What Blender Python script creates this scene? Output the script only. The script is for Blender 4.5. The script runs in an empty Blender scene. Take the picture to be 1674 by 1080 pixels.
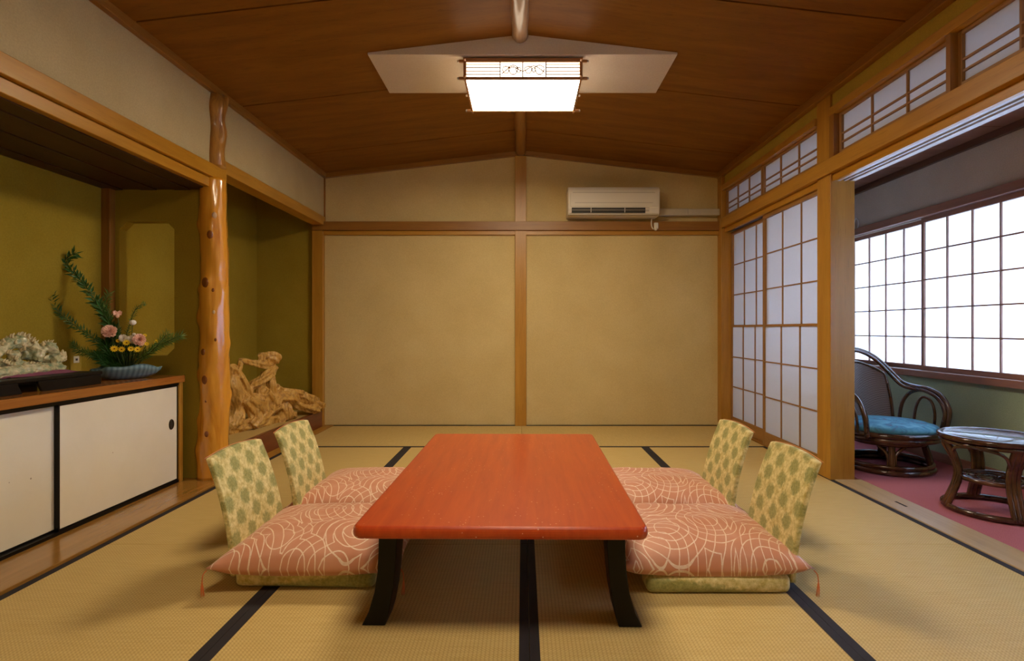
import bpy, bmesh, math, random
from mathutils import Vector, Matrix, noise

random.seed(7)
S = bpy.context.scene
C = S.collection
PI = math.pi

# ------------------------------------------------------------------ camera, light, exposure
F, PX, PY, EYE = 880.0, 855.0, 537.0, 0.89
cd = bpy.data.cameras.new('camera')
cam = bpy.data.objects.new('camera', cd)
C.objects.link(cam)
cam.location = (0, 0, EYE)
cam.rotation_euler = (PI / 2, 0, 0)
cd.sensor_fit = 'HORIZONTAL'
cd.sensor_width = 36
cd.lens = 36 * F / 1674
cd.shift_x = -(PX - 837) / 1674
cd.shift_y = (PY - 540) / 1674
cd.clip_start = 0.02
S.camera = cam

W = bpy.data.worlds.new('overcast_sky')
S.world = W
W.use_nodes = True
bg = W.node_tree.nodes['Background']
bg.inputs[0].default_value = (0.58, 0.73, 1.0, 1)
bg.inputs[1].default_value = 13.5
LAMP_BOTTOM = 36.0
LAMP_SIDE = 5.5
NEAR_LAMP = 26.0
LAMP_END = 2.0
LAMP_COL = (1.0, 0.83, 0.60)
S.view_settings.view_transform = 'Standard'
S.view_settings.look = 'None'
S.view_settings.exposure = 0.42
S.view_settings.gamma = 1.0
S.view_settings.use_curve_mapping = False
S.cycles.max_bounces = 10
S.cycles.diffuse_bounces = 6
S.cycles.transmission_bounces = 8


def at(px, py, y):
    """the place at depth y that the photograph shows at (px, py)"""
    return Vector(((px - PX) / F * y, y, EYE - (py - PY) / F * y))


def onx(px, py, x):
    return at(px, py, x * F / (px - PX))


# ------------------------------------------------------------------ materials
class NT:
    def __init__(s, name):
        s.m = bpy.data.materials.new(name)
        s.m.use_nodes = True
        s.t = s.m.node_tree
        s.b = s.t.nodes['Principled BSDF']
        s.out = s.t.nodes['Material Output']

    def n(s, typ, ins=None, **kw):
        nd = s.t.nodes.new(typ)
        for k, v in kw.items():
            setattr(nd, k, v)
        for k, v in (ins or {}).items():
            s.set(nd.inputs[k], v)
        return nd

    def set(s, sock, v):
        if isinstance(v, bpy.types.Node):
            v = v.outputs[0]
        if isinstance(v, bpy.types.NodeSocket):
            s.t.links.new(v, sock)
        else:
            if isinstance(v, tuple) and len(v) == 3 and sock.type == 'RGBA':
                v = (*v, 1)
            sock.default_value = v

    def p(s, **kw):
        for k, v in kw.items():
            s.set(s.b.inputs[k.replace('_', ' ')], v)
        return s

    def math(s, op, a, b=0.0, c=0.0):
        nd = s.t.nodes.new('ShaderNodeMath')
        nd.operation = op
        s.set(nd.inputs[0], a)
        s.set(nd.inputs[1], b)
        s.set(nd.inputs[2], c)
        return nd.outputs[0]

    def obj(s, scale=(1, 1, 1), rot=(0, 0, 0), kind='Object'):
        tc = s.n('ShaderNodeTexCoord')
        mp = s.n('ShaderNodeMapping')
        s.t.links.new(tc.outputs[kind], mp.inputs[0])
        mp.inputs['Scale'].default_value = scale
        mp.inputs['Rotation'].default_value = rot
        return mp.outputs[0]

    def noise(s, vec, scale, detail=4, rough=0.55, dist=0.0):
        return s.n('ShaderNodeTexNoise', {'Vector': vec, 'Scale': scale, 'Detail': detail, 'Roughness': rough, 'Distortion': dist}).outputs[0]

    def ramp(s, fac, stops):
        r = s.n('ShaderNodeValToRGB')
        s.set(r.inputs[0], fac)
        e = r.color_ramp.elements
        while len(e) < len(stops):
            e.new(0.5)
        for el, (p, c) in zip(e, stops):
            el.position = p
            el.color = (*c, 1) if len(c) == 3 else c
        return r.outputs[0]

    def mix(s, fac, a, b, blend='MIX'):
        nd = s.t.nodes.new('ShaderNodeMix')
        nd.data_type = 'RGBA'
        nd.blend_type = blend
        s.set(nd.inputs[0], fac)
        s.set(nd.inputs[6], a)
        s.set(nd.inputs[7], b)
        return nd.outputs[2]

    def bump(s, h, strength, dist=0.002):
        nd = s.n('ShaderNodeBump', {'Strength': strength, 'Distance': dist, 'Height': h})
        s.set(s.b.inputs['Normal'], nd.outputs[0])
        return s


def plain(name, col, rough=0.5, **kw):
    t = NT(name)
    t.p(Base_Color=col, Roughness=rough, **kw)
    return t.m


def plaster(name, c1, c2, rough=0.9, bump=0.25):
    t = NT(name)
    v = t.obj()
    big = t.noise(v, 2.2, 5, 0.6)
    fine = t.noise(v, 130, 3, 0.7)
    c = t.ramp(big, [(0.3, c1), (0.7, c2)])
    c = t.mix(0.22, c, t.ramp(fine, [(0.3, (0.35, 0.35, 0.35)), (0.7, (0.75, 0.75, 0.75))]), 'OVERLAY')
    t.p(Base_Color=c, Roughness=rough, Specular_IOR_Level=0.15).bump(fine, bump)
    return t.m


def wood(name, c1, c2, axis='x', rough=0.4, scale=1.0, dark=None, knots=0.0, coat=0.0):
    t = NT(name)
    sc = [14.0 * scale] * 3
    sc['xyz'.index(axis)] = 1.1 * scale
    v = t.obj(tuple(sc))
    a = t.noise(v, 1.3, 5, 0.6, 0.6)
    sc2 = [120.0 * scale] * 3
    sc2['xyz'.index(axis)] = 5.0 * scale
    f = t.noise(t.obj(tuple(sc2)), 1.0, 3, 0.6)
    c = t.ramp(a, [(0.32, c1), (0.68, c2)])
    d = dark or tuple(x * 0.5 for x in c1)
    c = t.mix(t.math('MULTIPLY', t.math('GREATER_THAN', 0.38, f), 0.35), c, d)
    c = t.mix(t.math('MULTIPLY', f, 0.25), c, d)
    blot = t.noise(t.obj(), 3.0, 3, 0.5)
    c = t.mix(t.math('MULTIPLY', blot, 0.25), c, tuple(x * 0.55 for x in c1))
    t.p(Base_Color=c, Roughness=rough, Coat_Weight=coat, Coat_Roughness=0.12).bump(f, 0.12)
    return t.m


def tatami(name, along):
    """weave of ribs that run along the mat's long side; rushes cross them"""
    t = NT(name)
    tc = t.n('ShaderNodeTexCoord')
    sp = t.n('ShaderNodeSeparateXYZ', {0: tc.outputs['Object']})
    u, w = (sp.outputs[0], sp.outputs[1]) if along == 'y' else (sp.outputs[1], sp.outputs[0])
    rib = t.math('SINE', t.math('MULTIPLY', u, 2 * PI / 0.0115))
    half = t.math('FLOOR', t.math('MULTIPLY', u, 2 / 0.0115))
    ph = t.math('MULTIPLY', half, PI)
    stitch = t.math('SINE', t.math('ADD', t.math('MULTIPLY', w, 2 * PI / 0.0105), ph))
    ribv = t.math('ABSOLUTE', t.math('SINE', t.math('MULTIPLY', u, 2 * PI / 0.023)))
    h = t.math('ADD', t.math('MULTIPLY', t.math('POWER', ribv, 0.35), 0.75), t.math('MULTIPLY', stitch, 0.22))
    sc = (9, 160, 1) if along == 'y' else (160, 9, 1)
    streak = t.noise(t.obj(sc), 1.0, 3, 0.6)
    big = t.noise(t.obj((1, 1, 1)), 1.7, 4, 0.6)
    c = t.ramp(streak, [(0.25, (0.54, 0.39, 0.125)), (0.75, (0.70, 0.54, 0.22))])
    c = t.mix(t.math('MULTIPLY', big, 0.45), c, (0.60, 0.40, 0.13))
    c = t.mix(t.math('MULTIPLY', t.math('SUBTRACT', 1.0, h), 0.7), c, (0.26, 0.145, 0.035))
    t.p(Base_Color=c, Roughness=0.62, Specular_IOR_Level=0.3).bump(h, 0.35, 0.0015)
    return t.m


M = {}
M['tan'] = plaster('tan_plaster', (0.52, 0.39, 0.165), (0.60, 0.46, 0.21))
M['tan_pale'] = plaster('pale_tan_plaster', (0.41, 0.32, 0.155), (0.48, 0.38, 0.195))
M['olive'] = plaster('olive_plaster', (0.27, 0.185, 0.016), (0.33, 0.235, 0.026))
M['strip'] = plaster('mustard_plaster', (0.38, 0.27, 0.04), (0.46, 0.33, 0.06))
M['sage'] = plaster('sage_plaster', (0.26, 0.33, 0.22), (0.31, 0.38, 0.26))
M['grey'] = plaster('grey_plaster', (0.43, 0.36, 0.29), (0.50, 0.43, 0.35))
for ax in 'xyz':
    M['honey_' + ax] = wood('honey_wood_' + ax, (0.41, 0.185, 0.018), (0.53, 0.265, 0.036), ax, 0.38)
    M['brown_' + ax] = wood('red_brown_wood_' + ax, (0.26, 0.105, 0.014), (0.36, 0.16, 0.024), ax, 0.42)
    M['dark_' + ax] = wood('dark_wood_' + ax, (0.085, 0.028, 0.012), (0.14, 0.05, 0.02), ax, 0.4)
    M['window_' + ax] = wood('window_wood_' + ax, (0.25, 0.11, 0.07), (0.34, 0.16, 0.10), ax, 0.4)
    M['shoji_' + ax] = wood('shoji_wood_' + ax, (0.30, 0.14, 0.035), (0.40, 0.20, 0.06), ax, 0.45)
M['shade_y'] = wood('shaded_wood_y', (0.035, 0.011, 0.006), (0.07, 0.022, 0.01), 'y', 0.5)  # shade of alcove ceiling and door-head grooves put into the wood colour
M['amber_y'] = wood('amber_wood_y', (0.42, 0.18, 0.009), (0.52, 0.25, 0.020), 'y', 0.33)
M['ceiling'] = wood('ceiling_veneer', (0.20, 0.072, 0.006), (0.29, 0.118, 0.012), 'x', 0.55, 0.7)
M['ceiling'].node_tree.nodes['Principled BSDF'].inputs['Specular IOR Level'].default_value = 0.2
M['step'] = wood('polished_step_wood', (0.30, 0.14, 0.025), (0.42, 0.21, 0.05), 'y', 0.16, coat=0.4)
M['counter'] = wood('cabinet_top_wood', (0.30, 0.10, 0.02), (0.48, 0.19, 0.035), 'y', 0.2, coat=0.4)
M['sill'] = wood('pale_sill_wood', (0.46, 0.30, 0.13), (0.58, 0.40, 0.20), 'y', 0.35)
M['kamachi'] = wood('lacquered_red_wood', (0.15, 0.035, 0.012), (0.22, 0.06, 0.02), 'y', 0.3)
M['tatami_y'] = tatami('tatami_lengthwise', 'y')
M['tatami_x'] = tatami('tatami_crosswise', 'x')
M['heri'] = plain('black_mat_border', (0.012, 0.008, 0.010), 0.8)
M['black'] = plain('black_lacquer', (0.003, 0.0025, 0.003), 0.42, Specular_IOR_Level=0.25)
M['gapdark'] = plain('dark_gap', (0.01, 0.006, 0.004), 0.8)
M['white_ac'] = plain('ivory_plastic', (0.72, 0.66, 0.52), 0.35)
M['white_ac2'] = plain('aged_ivory_plastic', (0.50, 0.44, 0.33), 0.45)
M['slot'] = plain('dark_slot', (0.03, 0.026, 0.02), 0.5)
M['brass'] = plain('dark_bronze', (0.05, 0.035, 0.02), 0.35, Metallic=0.8)
M['orange'] = plain('orange_thread', (0.66, 0.17, 0.045), 0.7)
M['pipe'] = plain('orange_edge_piping', (0.56, 0.24, 0.08), 0.7)
M['groove'] = plain('pale_track', (0.55, 0.5, 0.48), 0.4)

# carpet
t = NT('rose_carpet')
f = t.noise(t.obj(), 260, 3, 0.7)
c = t.ramp(f, [(0.3, (0.36, 0.10, 0.115)), (0.7, (0.50, 0.18, 0.20))])
t.p(Base_Color=c, Roughness=0.95, Specular_IOR_Level=0.1).bump(f, 0.4, 0.003)
M['carpet'] = t.m
# paper
def paper(name, col, mixf):
    t = NT(name)
    fib = t.noise(t.obj((1, 1, 1)), 60, 3, 0.6)
    c = t.mix(fib, col, tuple(x * 0.95 for x in col))
    d = t.n('ShaderNodeBsdfDiffuse', {'Color': c})
    tr = t.n('ShaderNodeBsdfTranslucent', {'Color': c})
    mx = t.n('ShaderNodeMixShader', {0: mixf, 1: d.outputs[0], 2: tr.outputs[0]})
    t.t.links.new(mx.outputs[0], t.out.inputs[0])
    return t.m
M['paper'] = paper('shoji_paper', (0.80, 0.82, 0.86), 0.52)
M['paper_win'] = paper('window_paper', (0.84, 0.88, 0.92), 0.62)
# painted door of cabinet
t = NT('cream_door_paint')
n1 = t.noise(t.obj(), 2.0, 5, 0.6)
sp = t.n('ShaderNodeTexVoronoi', {'Vector': t.obj(), 'Scale': 9.0, 'Randomness': 1.0})
spot = t.math('LESS_THAN', sp.outputs['Distance'], 0.035)
c = t.ramp(n1, [(0.3, (0.72, 0.66, 0.52)), (0.7, (0.80, 0.75, 0.63))])
c = t.mix(t.math('MULTIPLY', spot, 0.7), c, (0.2, 0.12, 0.06))
t.p(Base_Color=c, Roughness=0.4)
M['cream'] = t.m
# washi board under the ceiling
M['washi'] = plaster('pale_washi', (0.56, 0.47, 0.36), (0.63, 0.54, 0.43), 0.8, 0.35)
# red table
t = NT('vermilion_lacquer')
g = t.noise(t.obj((30, 2.5, 10)), 1.2, 4, 0.6, 0.3)
c = t.ramp(g, [(0.3, (0.38, 0.036, 0.006)), (0.7, (0.49, 0.066, 0.008))])
vr = t.n('ShaderNodeTexVoronoi', {'Vector': t.obj(), 'Scale': 55.0})
gate = t.noise(t.obj(), 5.0, 3, 0.7)
spk = t.math('MULTIPLY', t.math('LESS_THAN', vr.outputs['Distance'], 0.12), t.math('GREATER_THAN', gate, 0.52))
c = t.mix(t.math('MULTIPLY', spk, 0.55), c, (0.85, 0.6, 0.45))
t.p(Base_Color=c, Roughness=0.32, Specular_IOR_Level=0.35, Coat_Weight=0.4, Coat_Roughness=0.08)
M['red'] = t.m
# zabuton cloth: overlapping thin arcs
t = NT('salmon_arc_cloth')
v = t.obj()
lines = None
for k, (off, sc) in enumerate([((0.3, 0, 0), 4.4), ((5.3, 2.1, 0), 3.9)]):
    mp = t.n('ShaderNodeMapping', {'Vector': v, 'Location': off})
    flat = t.n('ShaderNodeVectorMath', {0: mp.outputs[0], 1: (1, 0.85, 0)}, operation='MULTIPLY')
    wob = t.n('ShaderNodeTexNoise', {'Vector': flat.outputs[0], 'Scale': 9.0, 'Detail': 1})
    add = t.n('ShaderNodeVectorMath', {0: wob.outputs['Color'], 1: (0.02, 0.02, 0)}, operation='MULTIPLY')
    s2 = t.n('ShaderNodeVectorMath', {0: flat.outputs[0], 1: add.outputs[0]}, operation='ADD')
    vo = t.n('ShaderNodeTexVoronoi', {'Vector': s2.outputs[0], 'Scale': sc, 'Randomness': 0.9}, voronoi_dimensions='2D')
    sn = t.math('FRACT', t.math('MULTIPLY', vo.outputs['Distance'], 7.6 + k * 0.9))
    ln = t.math('LESS_THAN', t.math('ABSOLUTE', t.math('SUBTRACT', sn, 0.5)), 0.055)
    ln = t.math('MULTIPLY', ln, t.math('GREATER_THAN', vo.outputs['Distance'], 0.17))
    lines = ln if lines is None else t.math('MAXIMUM', lines, ln)
fray = t.noise(v, 90, 3, 0.7)
lf = t.math('MULTIPLY', lines, t.math('ADD', t.math('MULTIPLY', fray, 1.1), 0.15))
big = t.noise(v, 7, 3, 0.6)
c = t.ramp(big, [(0.3, (0.54, 0.205, 0.105)), (0.7, (0.60, 0.28, 0.17))])
c = t.mix(lf, c, (0.88, 0.76, 0.60))
t.p(Base_Color=c, Roughness=0.55, Sheen_Weight=0.2).bump(t.math('ADD', t.math('MULTIPLY', lines, 0.5), big), 0.3, 0.002)
M['zabuton'] = t.m
# zaisu brocade: staggered green rounds on gold
t = NT('gold_green_brocade')
tc = t.n('ShaderNodeTexCoord')
sp = t.n('ShaderNodeSeparateXYZ', {0: tc.outputs['Object']})
wn = t.n('ShaderNodeTexNoise', {'Vector': tc.outputs['Object'], 'Scale': 95.0, 'Detail': 3})
wob = t.math('MULTIPLY', t.math('SUBTRACT', wn.outputs[0], 0.5), 0.30)
A = t.math('MULTIPLY', sp.outputs[1], 1 / 0.105)
B = t.math('MULTIPLY', t.math('ADD', sp.outputs[2], t.math('MULTIPLY', sp.outputs[0], 0.15)), 1 / 0.125)
ds = []
for o in (0.0, 0.5):
    da = t.math('SUBTRACT', t.math('FRACT', t.math('ADD', A, o)), 0.5)
    db = t.math('SUBTRACT', t.math('FRACT', t.math('ADD', B, o)), 0.5)
    db = t.math('MULTIPLY', db, 1.15)
    ds.append(t.math('SQRT', t.math('ADD', t.math('MULTIPLY', da, da), t.math('MULTIPLY', db, db))))
dd = t.math('ADD', t.math('MINIMUM', ds[0], ds[1]), wob)
gold = t.ramp(t.noise(tc.outputs['Object'], 55, 4, 0.7), [(0.35, (0.44, 0.35, 0.09)), (0.62, (0.74, 0.64, 0.30))])
green = t.ramp(t.noise(tc.outputs['Object'], 120, 3, 0.7), [(0.35, (0.15, 0.17, 0.03)), (0.7, (0.36, 0.34, 0.10))])
fac = t.ramp(dd, [(0.20, (1, 1, 1)), (0.32, (0, 0, 0))])
t.p(Base_Color=t.mix(t.math('MULTIPLY', fac, 0.85), gold, green), Roughness=0.6, Sheen_Weight=0.15)
t.bump(t.noise(tc.outputs['Object'], 160, 3, 0.7), 0.25)
M['brocade'] = t.m
# log bark-stripped polished wood
def logmat(name, c1, c2, c3, rough, coat):
    t = NT(name)
    v = t.obj((16, 16, 1.6))
    a = t.noise(v, 1.0, 5, 0.6, 1.2)
    b = t.noise(t.obj((60, 60, 3)), 1.0, 3, 0.6, 0.4)
    c = t.ramp(a, [(0.25, c1), (0.5, c2), (0.75, c3)])
    c = t.mix(t.math('MULTIPLY', b, 0.35), c, c1)
    t.p(Base_Color=c, Roughness=rough, Coat_Weight=coat, Coat_Roughness=0.1).bump(a, 0.35, 0.006)
    return t.m
M['log'] = logmat('polished_log', (0.42, 0.13, 0.006), (0.66, 0.29, 0.022), (0.76, 0.38, 0.045), 0.25, 0.7)
M['logdark'] = logmat('dark_log', (0.10, 0.035, 0.008), (0.48, 0.22, 0.035), (0.62, 0.34, 0.07), 0.35, 0.3)
M['ridge'] = wood('ridge_log', (0.30, 0.14, 0.05), (0.60, 0.42, 0.26), 'y', 0.3, 1.4, coat=0.3)
M['knot'] = plain('knot_wood', (0.20, 0.06, 0.01), 0.25)
M['knotpale'] = plain('pale_knot_wood', (0.55, 0.36, 0.2), 0.25)
t = NT('driftwood')
v = t.obj((1, 1, 1))
wv = t.n('ShaderNodeTexWave', {'Vector': v, 'Scale': 14.0, 'Distortion': 5.0, 'Detail': 3.0, 'Detail Scale': 1.2})
a = t.noise(v, 14, 5, 0.65, 1.5)
gr = t.noise(t.obj((22, 22, 7)), 1.6, 4, 0.6, 2.0)
c = t.ramp(t.math('ADD', t.math('MULTIPLY', wv.outputs[0], 0.35), t.math('MULTIPLY', gr, 0.75)), [(0.2, (0.40, 0.20, 0.03)), (0.45, (0.56, 0.31, 0.065)), (1.0, (0.66, 0.41, 0.11))])
c = t.mix(t.math('MULTIPLY', t.math('GREATER_THAN', 0.43, a), 0.5), c, (0.22, 0.09, 0.012))
t.p(Base_Color=c, Roughness=0.42, Coat_Weight=0.2).bump(t.math('ADD', t.math('MULTIPLY', wv.outputs[0], 0.5), gr), 0.7, 0.008)
M['drift'] = t.m
# rattan
t = NT('dark_rattan')
a = t.noise(t.obj(), 9, 3, 0.6)
t.p(Base_Color=t.ramp(a, [(0.3, (0.022, 0.008, 0.005)), (0.7, (0.11, 0.038, 0.014))]), Roughness=0.22, Coat_Weight=0.5)
M['rattan'] = t.m
t = NT('dark_weave')
v = t.obj((1, 1, 1))
ck = t.n('ShaderNodeTexChecker', {'Vector': v, 'Scale': 140.0, 'Color1': (0.10, 0.06, 0.05, 1), 'Color2': (0.20, 0.15, 0.13, 1)})
t.p(Base_Color=ck.outputs[0], Roughness=0.5)
M['weave'] = t.m
t = NT('blue_cushion_cloth')
a = t.noise(t.obj((1, 1, 1)), 13, 5, 0.6, 1.0)
t.p(Base_Color=t.ramp(a, [(0.33, (0.12, 0.10, 0.16)), (0.45, (0.05, 0.22, 0.32)), (0.7, (0.17, 0.42, 0.52))]), Roughness=0.8)
M['bluecloth'] = t.m
t = NT('clear_glass')
t.p(Base_Color=(0.85, 0.95, 0.95), Roughness=0.03, Transmission_Weight=0.85, IOR=1.45)
M['glass'] = t.m
t = NT('blue_glazed_ceramic')
wv = t.n('ShaderNodeTexWave', {'Vector': t.obj((1, 1, 1)), 'Scale': 14.0, 'Distortion': 2.0, 'Detail': 2.0}, bands_direction='Y')
t.p(Base_Color=t.ramp(wv.outputs[0], [(0.0, (0.07, 0.14, 0.18)), (1.0, (0.16, 0.27, 0.31))]), Roughness=0.3)
M['bluebowl'] = t.m
t = NT('jade_glaze')
a = t.noise(t.obj(), 24, 4, 0.65)
t.p(Base_Color=t.ramp(a, [(0.30, (0.12, 0.22, 0.13)), (0.44, (0.36, 0.38, 0.22)), (0.62, (0.66, 0.57, 0.34))]), Roughness=0.2, Coat_Weight=0.5)
t.bump(a, 0.7, 0.006)
M['jade'] = t.m
M['cream_glaze'] = plain('cream_glaze', (0.55, 0.46, 0.26), 0.25)
M['purple'] = plain('purple_cloth', (0.20, 0.055, 0.10), 0.8)
M['leaf'] = plain('leaf_green', (0.035, 0.125, 0.022), 0.45)
M['leaf2'] = plain('pale_leaf_green', (0.10, 0.20, 0.03), 0.5)
M['stem'] = plain('stem_green', (0.05, 0.08, 0.015), 0.6)
M['pink'] = plain('pink_petal', (0.92, 0.60, 0.48), 0.6)
M['whitep'] = plain('white_petal', (0.90, 0.85, 0.76), 0.6)
M['yellow'] = plain('yellow_petal', (0.92, 0.66, 0.02), 0.6)
M['eye'] = plain('brown_floret', (0.25, 0.10, 0.02), 0.7)
M['lampwood'] = wood('lamp_wood', (0.36, 0.16, 0.06), (0.50, 0.25, 0.10), 'x', 0.35)
M['metal'] = plain('pale_metal', (0.6, 0.58, 0.55), 0.3, Metallic=0.7)
M['ground'] = plain('pale_ground', (0.45, 0.46, 0.45), 0.9)
def emis(name, strength):
    t = NT(name)
    e = t.n('ShaderNodeEmission', {'Color': LAMP_COL, 'Strength': strength})
    t.t.links.new(e.outputs[0], t.out.inputs[0])
    return t.m
M['glow'] = emis('lamp_diffuser_glow', LAMP_BOTTOM)
M['glow_side'] = emis('lamp_side_glow', LAMP_SIDE)
M['glow_end'] = emis('lamp_end_glow', LAMP_END)


# ------------------------------------------------------------------ builders
class MB:
    def __init__(s):
        s.v, s.f = [], []

    def box(s, x0, x1, y0, y1, z0, z1):
        b = len(s.v)
        s.v += [(x, y, z) for z in (z0, z1) for y in (y0, y1) for x in (x0, x1)]
        s.f += [tuple(b + i for i in q) for q in ((0, 2, 3, 1), (4, 5, 7, 6), (0, 1, 5, 4), (2, 6, 7, 3), (0, 4, 6, 2), (1, 3, 7, 5))]
        return s

    def prism(s, poly, axis, a0, a1):
        """poly: outline in the two other axes; extruded along axis from a0 to a1"""
        b, n = len(s.v), len(poly)
        for a in (a0, a1):
            for p, q in poly:
                s.v.append({'x': (a, p, q), 'y': (p, a, q), 'z': (p, q, a)}[axis])
        s.f.append(tuple(b + i for i in range(n)))
        s.f.append(tuple(b + n + i for i in reversed(range(n))))
        for i in range(n):
            j = (i + 1) % n
            s.f.append((b + i, b + n + i, b + n + j, b + j))
        return s

    def tube(s, pts, rad, seg=8, smooth=4, flat=1.0, closed=False, flute=0.0):
        pts = [Vector(p) for p in pts]
        rads = list(rad) if hasattr(rad, '__len__') else [rad] * len(pts)
        if smooth > 1 and len(pts) > 2:
            q, r = [], []
            n = len(pts)
            rng = range(n) if closed else range(n - 1)
            for i in rng:
                if closed:
                    p0, p1, p2, p3 = pts[i - 1], pts[i], pts[(i + 1) % n], pts[(i + 2) % n]
                    r1, r2 = rads[i], rads[(i + 1) % n]
                else:
                    p0, p1, p2, p3 = pts[max(i - 1, 0)], pts[i], pts[i + 1], pts[min(i + 2, n - 1)]
                    r1, r2 = rads[i], rads[i + 1]
                for k in range(smooth):
                    u = k / smooth
                    q.append(0.5 * ((2 * p1) + (-p0 + p2) * u + (2 * p0 - 5 * p1 + 4 * p2 - p3) * u * u + (-p0 + 3 * p1 - 3 * p2 + p3) * u ** 3))
                    r.append(r1 + (r2 - r1) * u)
            if not closed:
                q.append(pts[-1])
                r.append(rads[-1])
            pts, rads = q, r
        n = len(pts)
        b = len(s.v)
        up = None
        for i in range(n):
            if closed:
                tg = pts[(i + 1) % n] - pts[i - 1]
            else:
                tg = pts[min(i + 1, n - 1)] - pts[max(i - 1, 0)]
            tg = tg.normalized() if tg.length > 1e-9 else Vector((0, 0, 1))
            if up is None:
                up = Vector((0, 0, 1)) if abs(tg.z) < 0.9 else Vector((1, 0, 0))
            sd = tg.cross(up)
            sd = sd.normalized() if sd.length > 1e-6 else Vector((1, 0, 0))
            up = sd.cross(tg).normalized()
            for k in range(seg):
                a = 2 * PI * k / seg
                R_ = rads[i] * (1 + flute * math.sin(5 * a + 0.35 * i) + flute * 0.6 * math.sin(3 * a - 0.22 * i + b))
                s.v.append(tuple(pts[i] + sd * math.cos(a) * R_ + up * math.sin(a) * R_ * flat))
        m = n if closed else n - 1
        for i in range(m):
            for k in range(seg):
                a, c = b + i * seg, b + ((i + 1) % n) * seg
                l = (k + 1) % seg
                s.f.append((a + k, a + l, c + l, c + k))
        if not closed:
            s.f.append(tuple(b + k for k in reversed(range(seg))))
            s.f.append(tuple(b + (n - 1) * seg + k for k in range(seg)))
        return s

    def lathe(s, prof, cx=0, cy=0, seg=24, sx=1, sy=1):
        b = len(s.v)
        for r, z in prof:
            for k in range(seg):
                a = 2 * PI * k / seg
                s.v.append((cx + r * math.cos(a) * sx, cy + r * math.sin(a) * sy, z))
        for i in range(len(prof) - 1):
            for k in range(seg):
                l = (k + 1) % seg
                s.f.append((b + i * seg + k, b + i * seg + l, b + (i + 1) * seg + l, b + (i + 1) * seg + k))
        s.f.append(tuple(b + k for k in reversed(range(seg))))
        s.f.append(tuple(b + (len(prof) - 1) * seg + k for k in range(seg)))
        return s

    def ell(s, c, r, seg=10, rings=6):
        c = Vector(c)
        b = len(s.v)
        s.v.append((c.x, c.y, c.z - r[2]))
        for i in range(1, rings):
            ph = -PI / 2 + PI * i / rings
            for k in range(seg):
                a = 2 * PI * k / seg
                s.v.append((c.x + r[0] * math.cos(ph) * math.cos(a), c.y + r[1] * math.cos(ph) * math.sin(a), c.z + r[2] * math.sin(ph)))
        s.v.append((c.x, c.y, c.z + r[2]))
        top = len(s.v) - 1
        for k in range(seg):
            l = (k + 1) % seg
            s.f.append((b, b + 1 + l, b + 1 + k))
            for i in range(rings - 2):
                p = b + 1 + i * seg
                s.f.append((p + k, p + l, p + seg + l, p + seg + k))
            p = b + 1 + (rings - 2) * seg
            s.f.append((p + k, p + l, top))
        return s

    def leaf(s, p, d, length, width, nrm):
        d = d.normalized()
        sd = d.cross(nrm)
        sd = sd.normalized() if sd.length > 1e-5 else Vector((1, 0, 0))
        b = len(s.v)
        up = sd.cross(d) * width * 0.25
        s.v += [tuple(p), tuple(p + d * length * 0.45 + sd * width / 2), tuple(p + d * length), tuple(p + d * length * 0.45 - sd * width / 2), tuple(p + d * length * 0.45 - up)]
        s.f += [(b, b + 1, b + 4), (b + 1, b + 2, b + 4), (b + 2, b + 3, b + 4), (b + 3, b, b + 4)]
        return s

    def obj(s, name, mat, parent=None, bevel=0.0, smooth=False, seg=2, **props):
        me = bpy.data.meshes.new(name)
        me.from_pydata(s.v, [], s.f)
        me.update()
        bm = bmesh.new()
        bm.from_mesh(me)
        bmesh.ops.recalc_face_normals(bm, faces=bm.faces)
        bm.to_mesh(me)
        bm.free()
        me.materials.append(M[mat] if isinstance(mat, str) else mat)
        if smooth:
            for p in me.polygons:
                p.use_smooth = True
        o = bpy.data.objects.new(name, me)
        C.objects.link(o)
        o.parent = parent
        if bevel:
            md = o.modifiers.new('bevel', 'BEVEL')
            md.width = bevel
            md.segments = seg
            md.limit_method = 'ANGLE'
        for k, v in props.items():
            o[k] = v
        return o


def box(name, mat, x0, x1, y0, y1, z0, z1, parent=None, bevel=0.0, **props):
    return MB().box(x0, x1, y0, y1, z0, z1).obj(name, mat, parent, bevel, **props)


def struct(name, label, cat):
    return dict(kind='structure', label=label, category=cat)


def empty(name, loc=(0, 0, 0), rz=0.0, label=None, cat=None, group=None, kind=None):
    o = bpy.data.objects.new(name, None)
    o.empty_display_size = 0.05
    C.objects.link(o)
    o.location = loc
    o.rotation_euler = (0, 0, rz)
    if label: o['label'] = label
    if cat: o['category'] = cat
    if group: o['group'] = group
    if kind: o['kind'] = kind
    return o


def tag(o, label, cat, group=None, kind=None):
    o['label'] = label
    o['category'] = cat
    if group: o['group'] = group
    if kind: o['kind'] = kind
    return o


def copy_tree(o, parent=None, label=None):
    c = o.copy()
    C.objects.link(c)
    c.parent = parent
    if label: c['label'] = label
    for ch in list(o.children):
        copy_tree(ch, c)
    return c


# ------------------------------------------------------------------ room dimensions
XL, XR, YB, YF = -1.83, 1.82, 4.957, -0.50
XA = -2.45            # back of the alcoves
XO = 2.80             # outer wall of the veranda
MATL = -1.74          # where the mats end on the alcove side
CE, CA = 2.31, 2.52   # ceiling at the walls, at the ridge


def cz(x):
    return CA - (CA - CE) * abs(x) / 1.83


# ------------------------------------------------------------------ floor and mats
fl = box('floor', 'gapdark', XA - 0.1, XO + 0.1, YF - 0.1, YB + 0.1, -0.12, -0.052, None, 0, **struct('', 'tatami matted floor of the room with black cloth mat borders', 'floor'))


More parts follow.
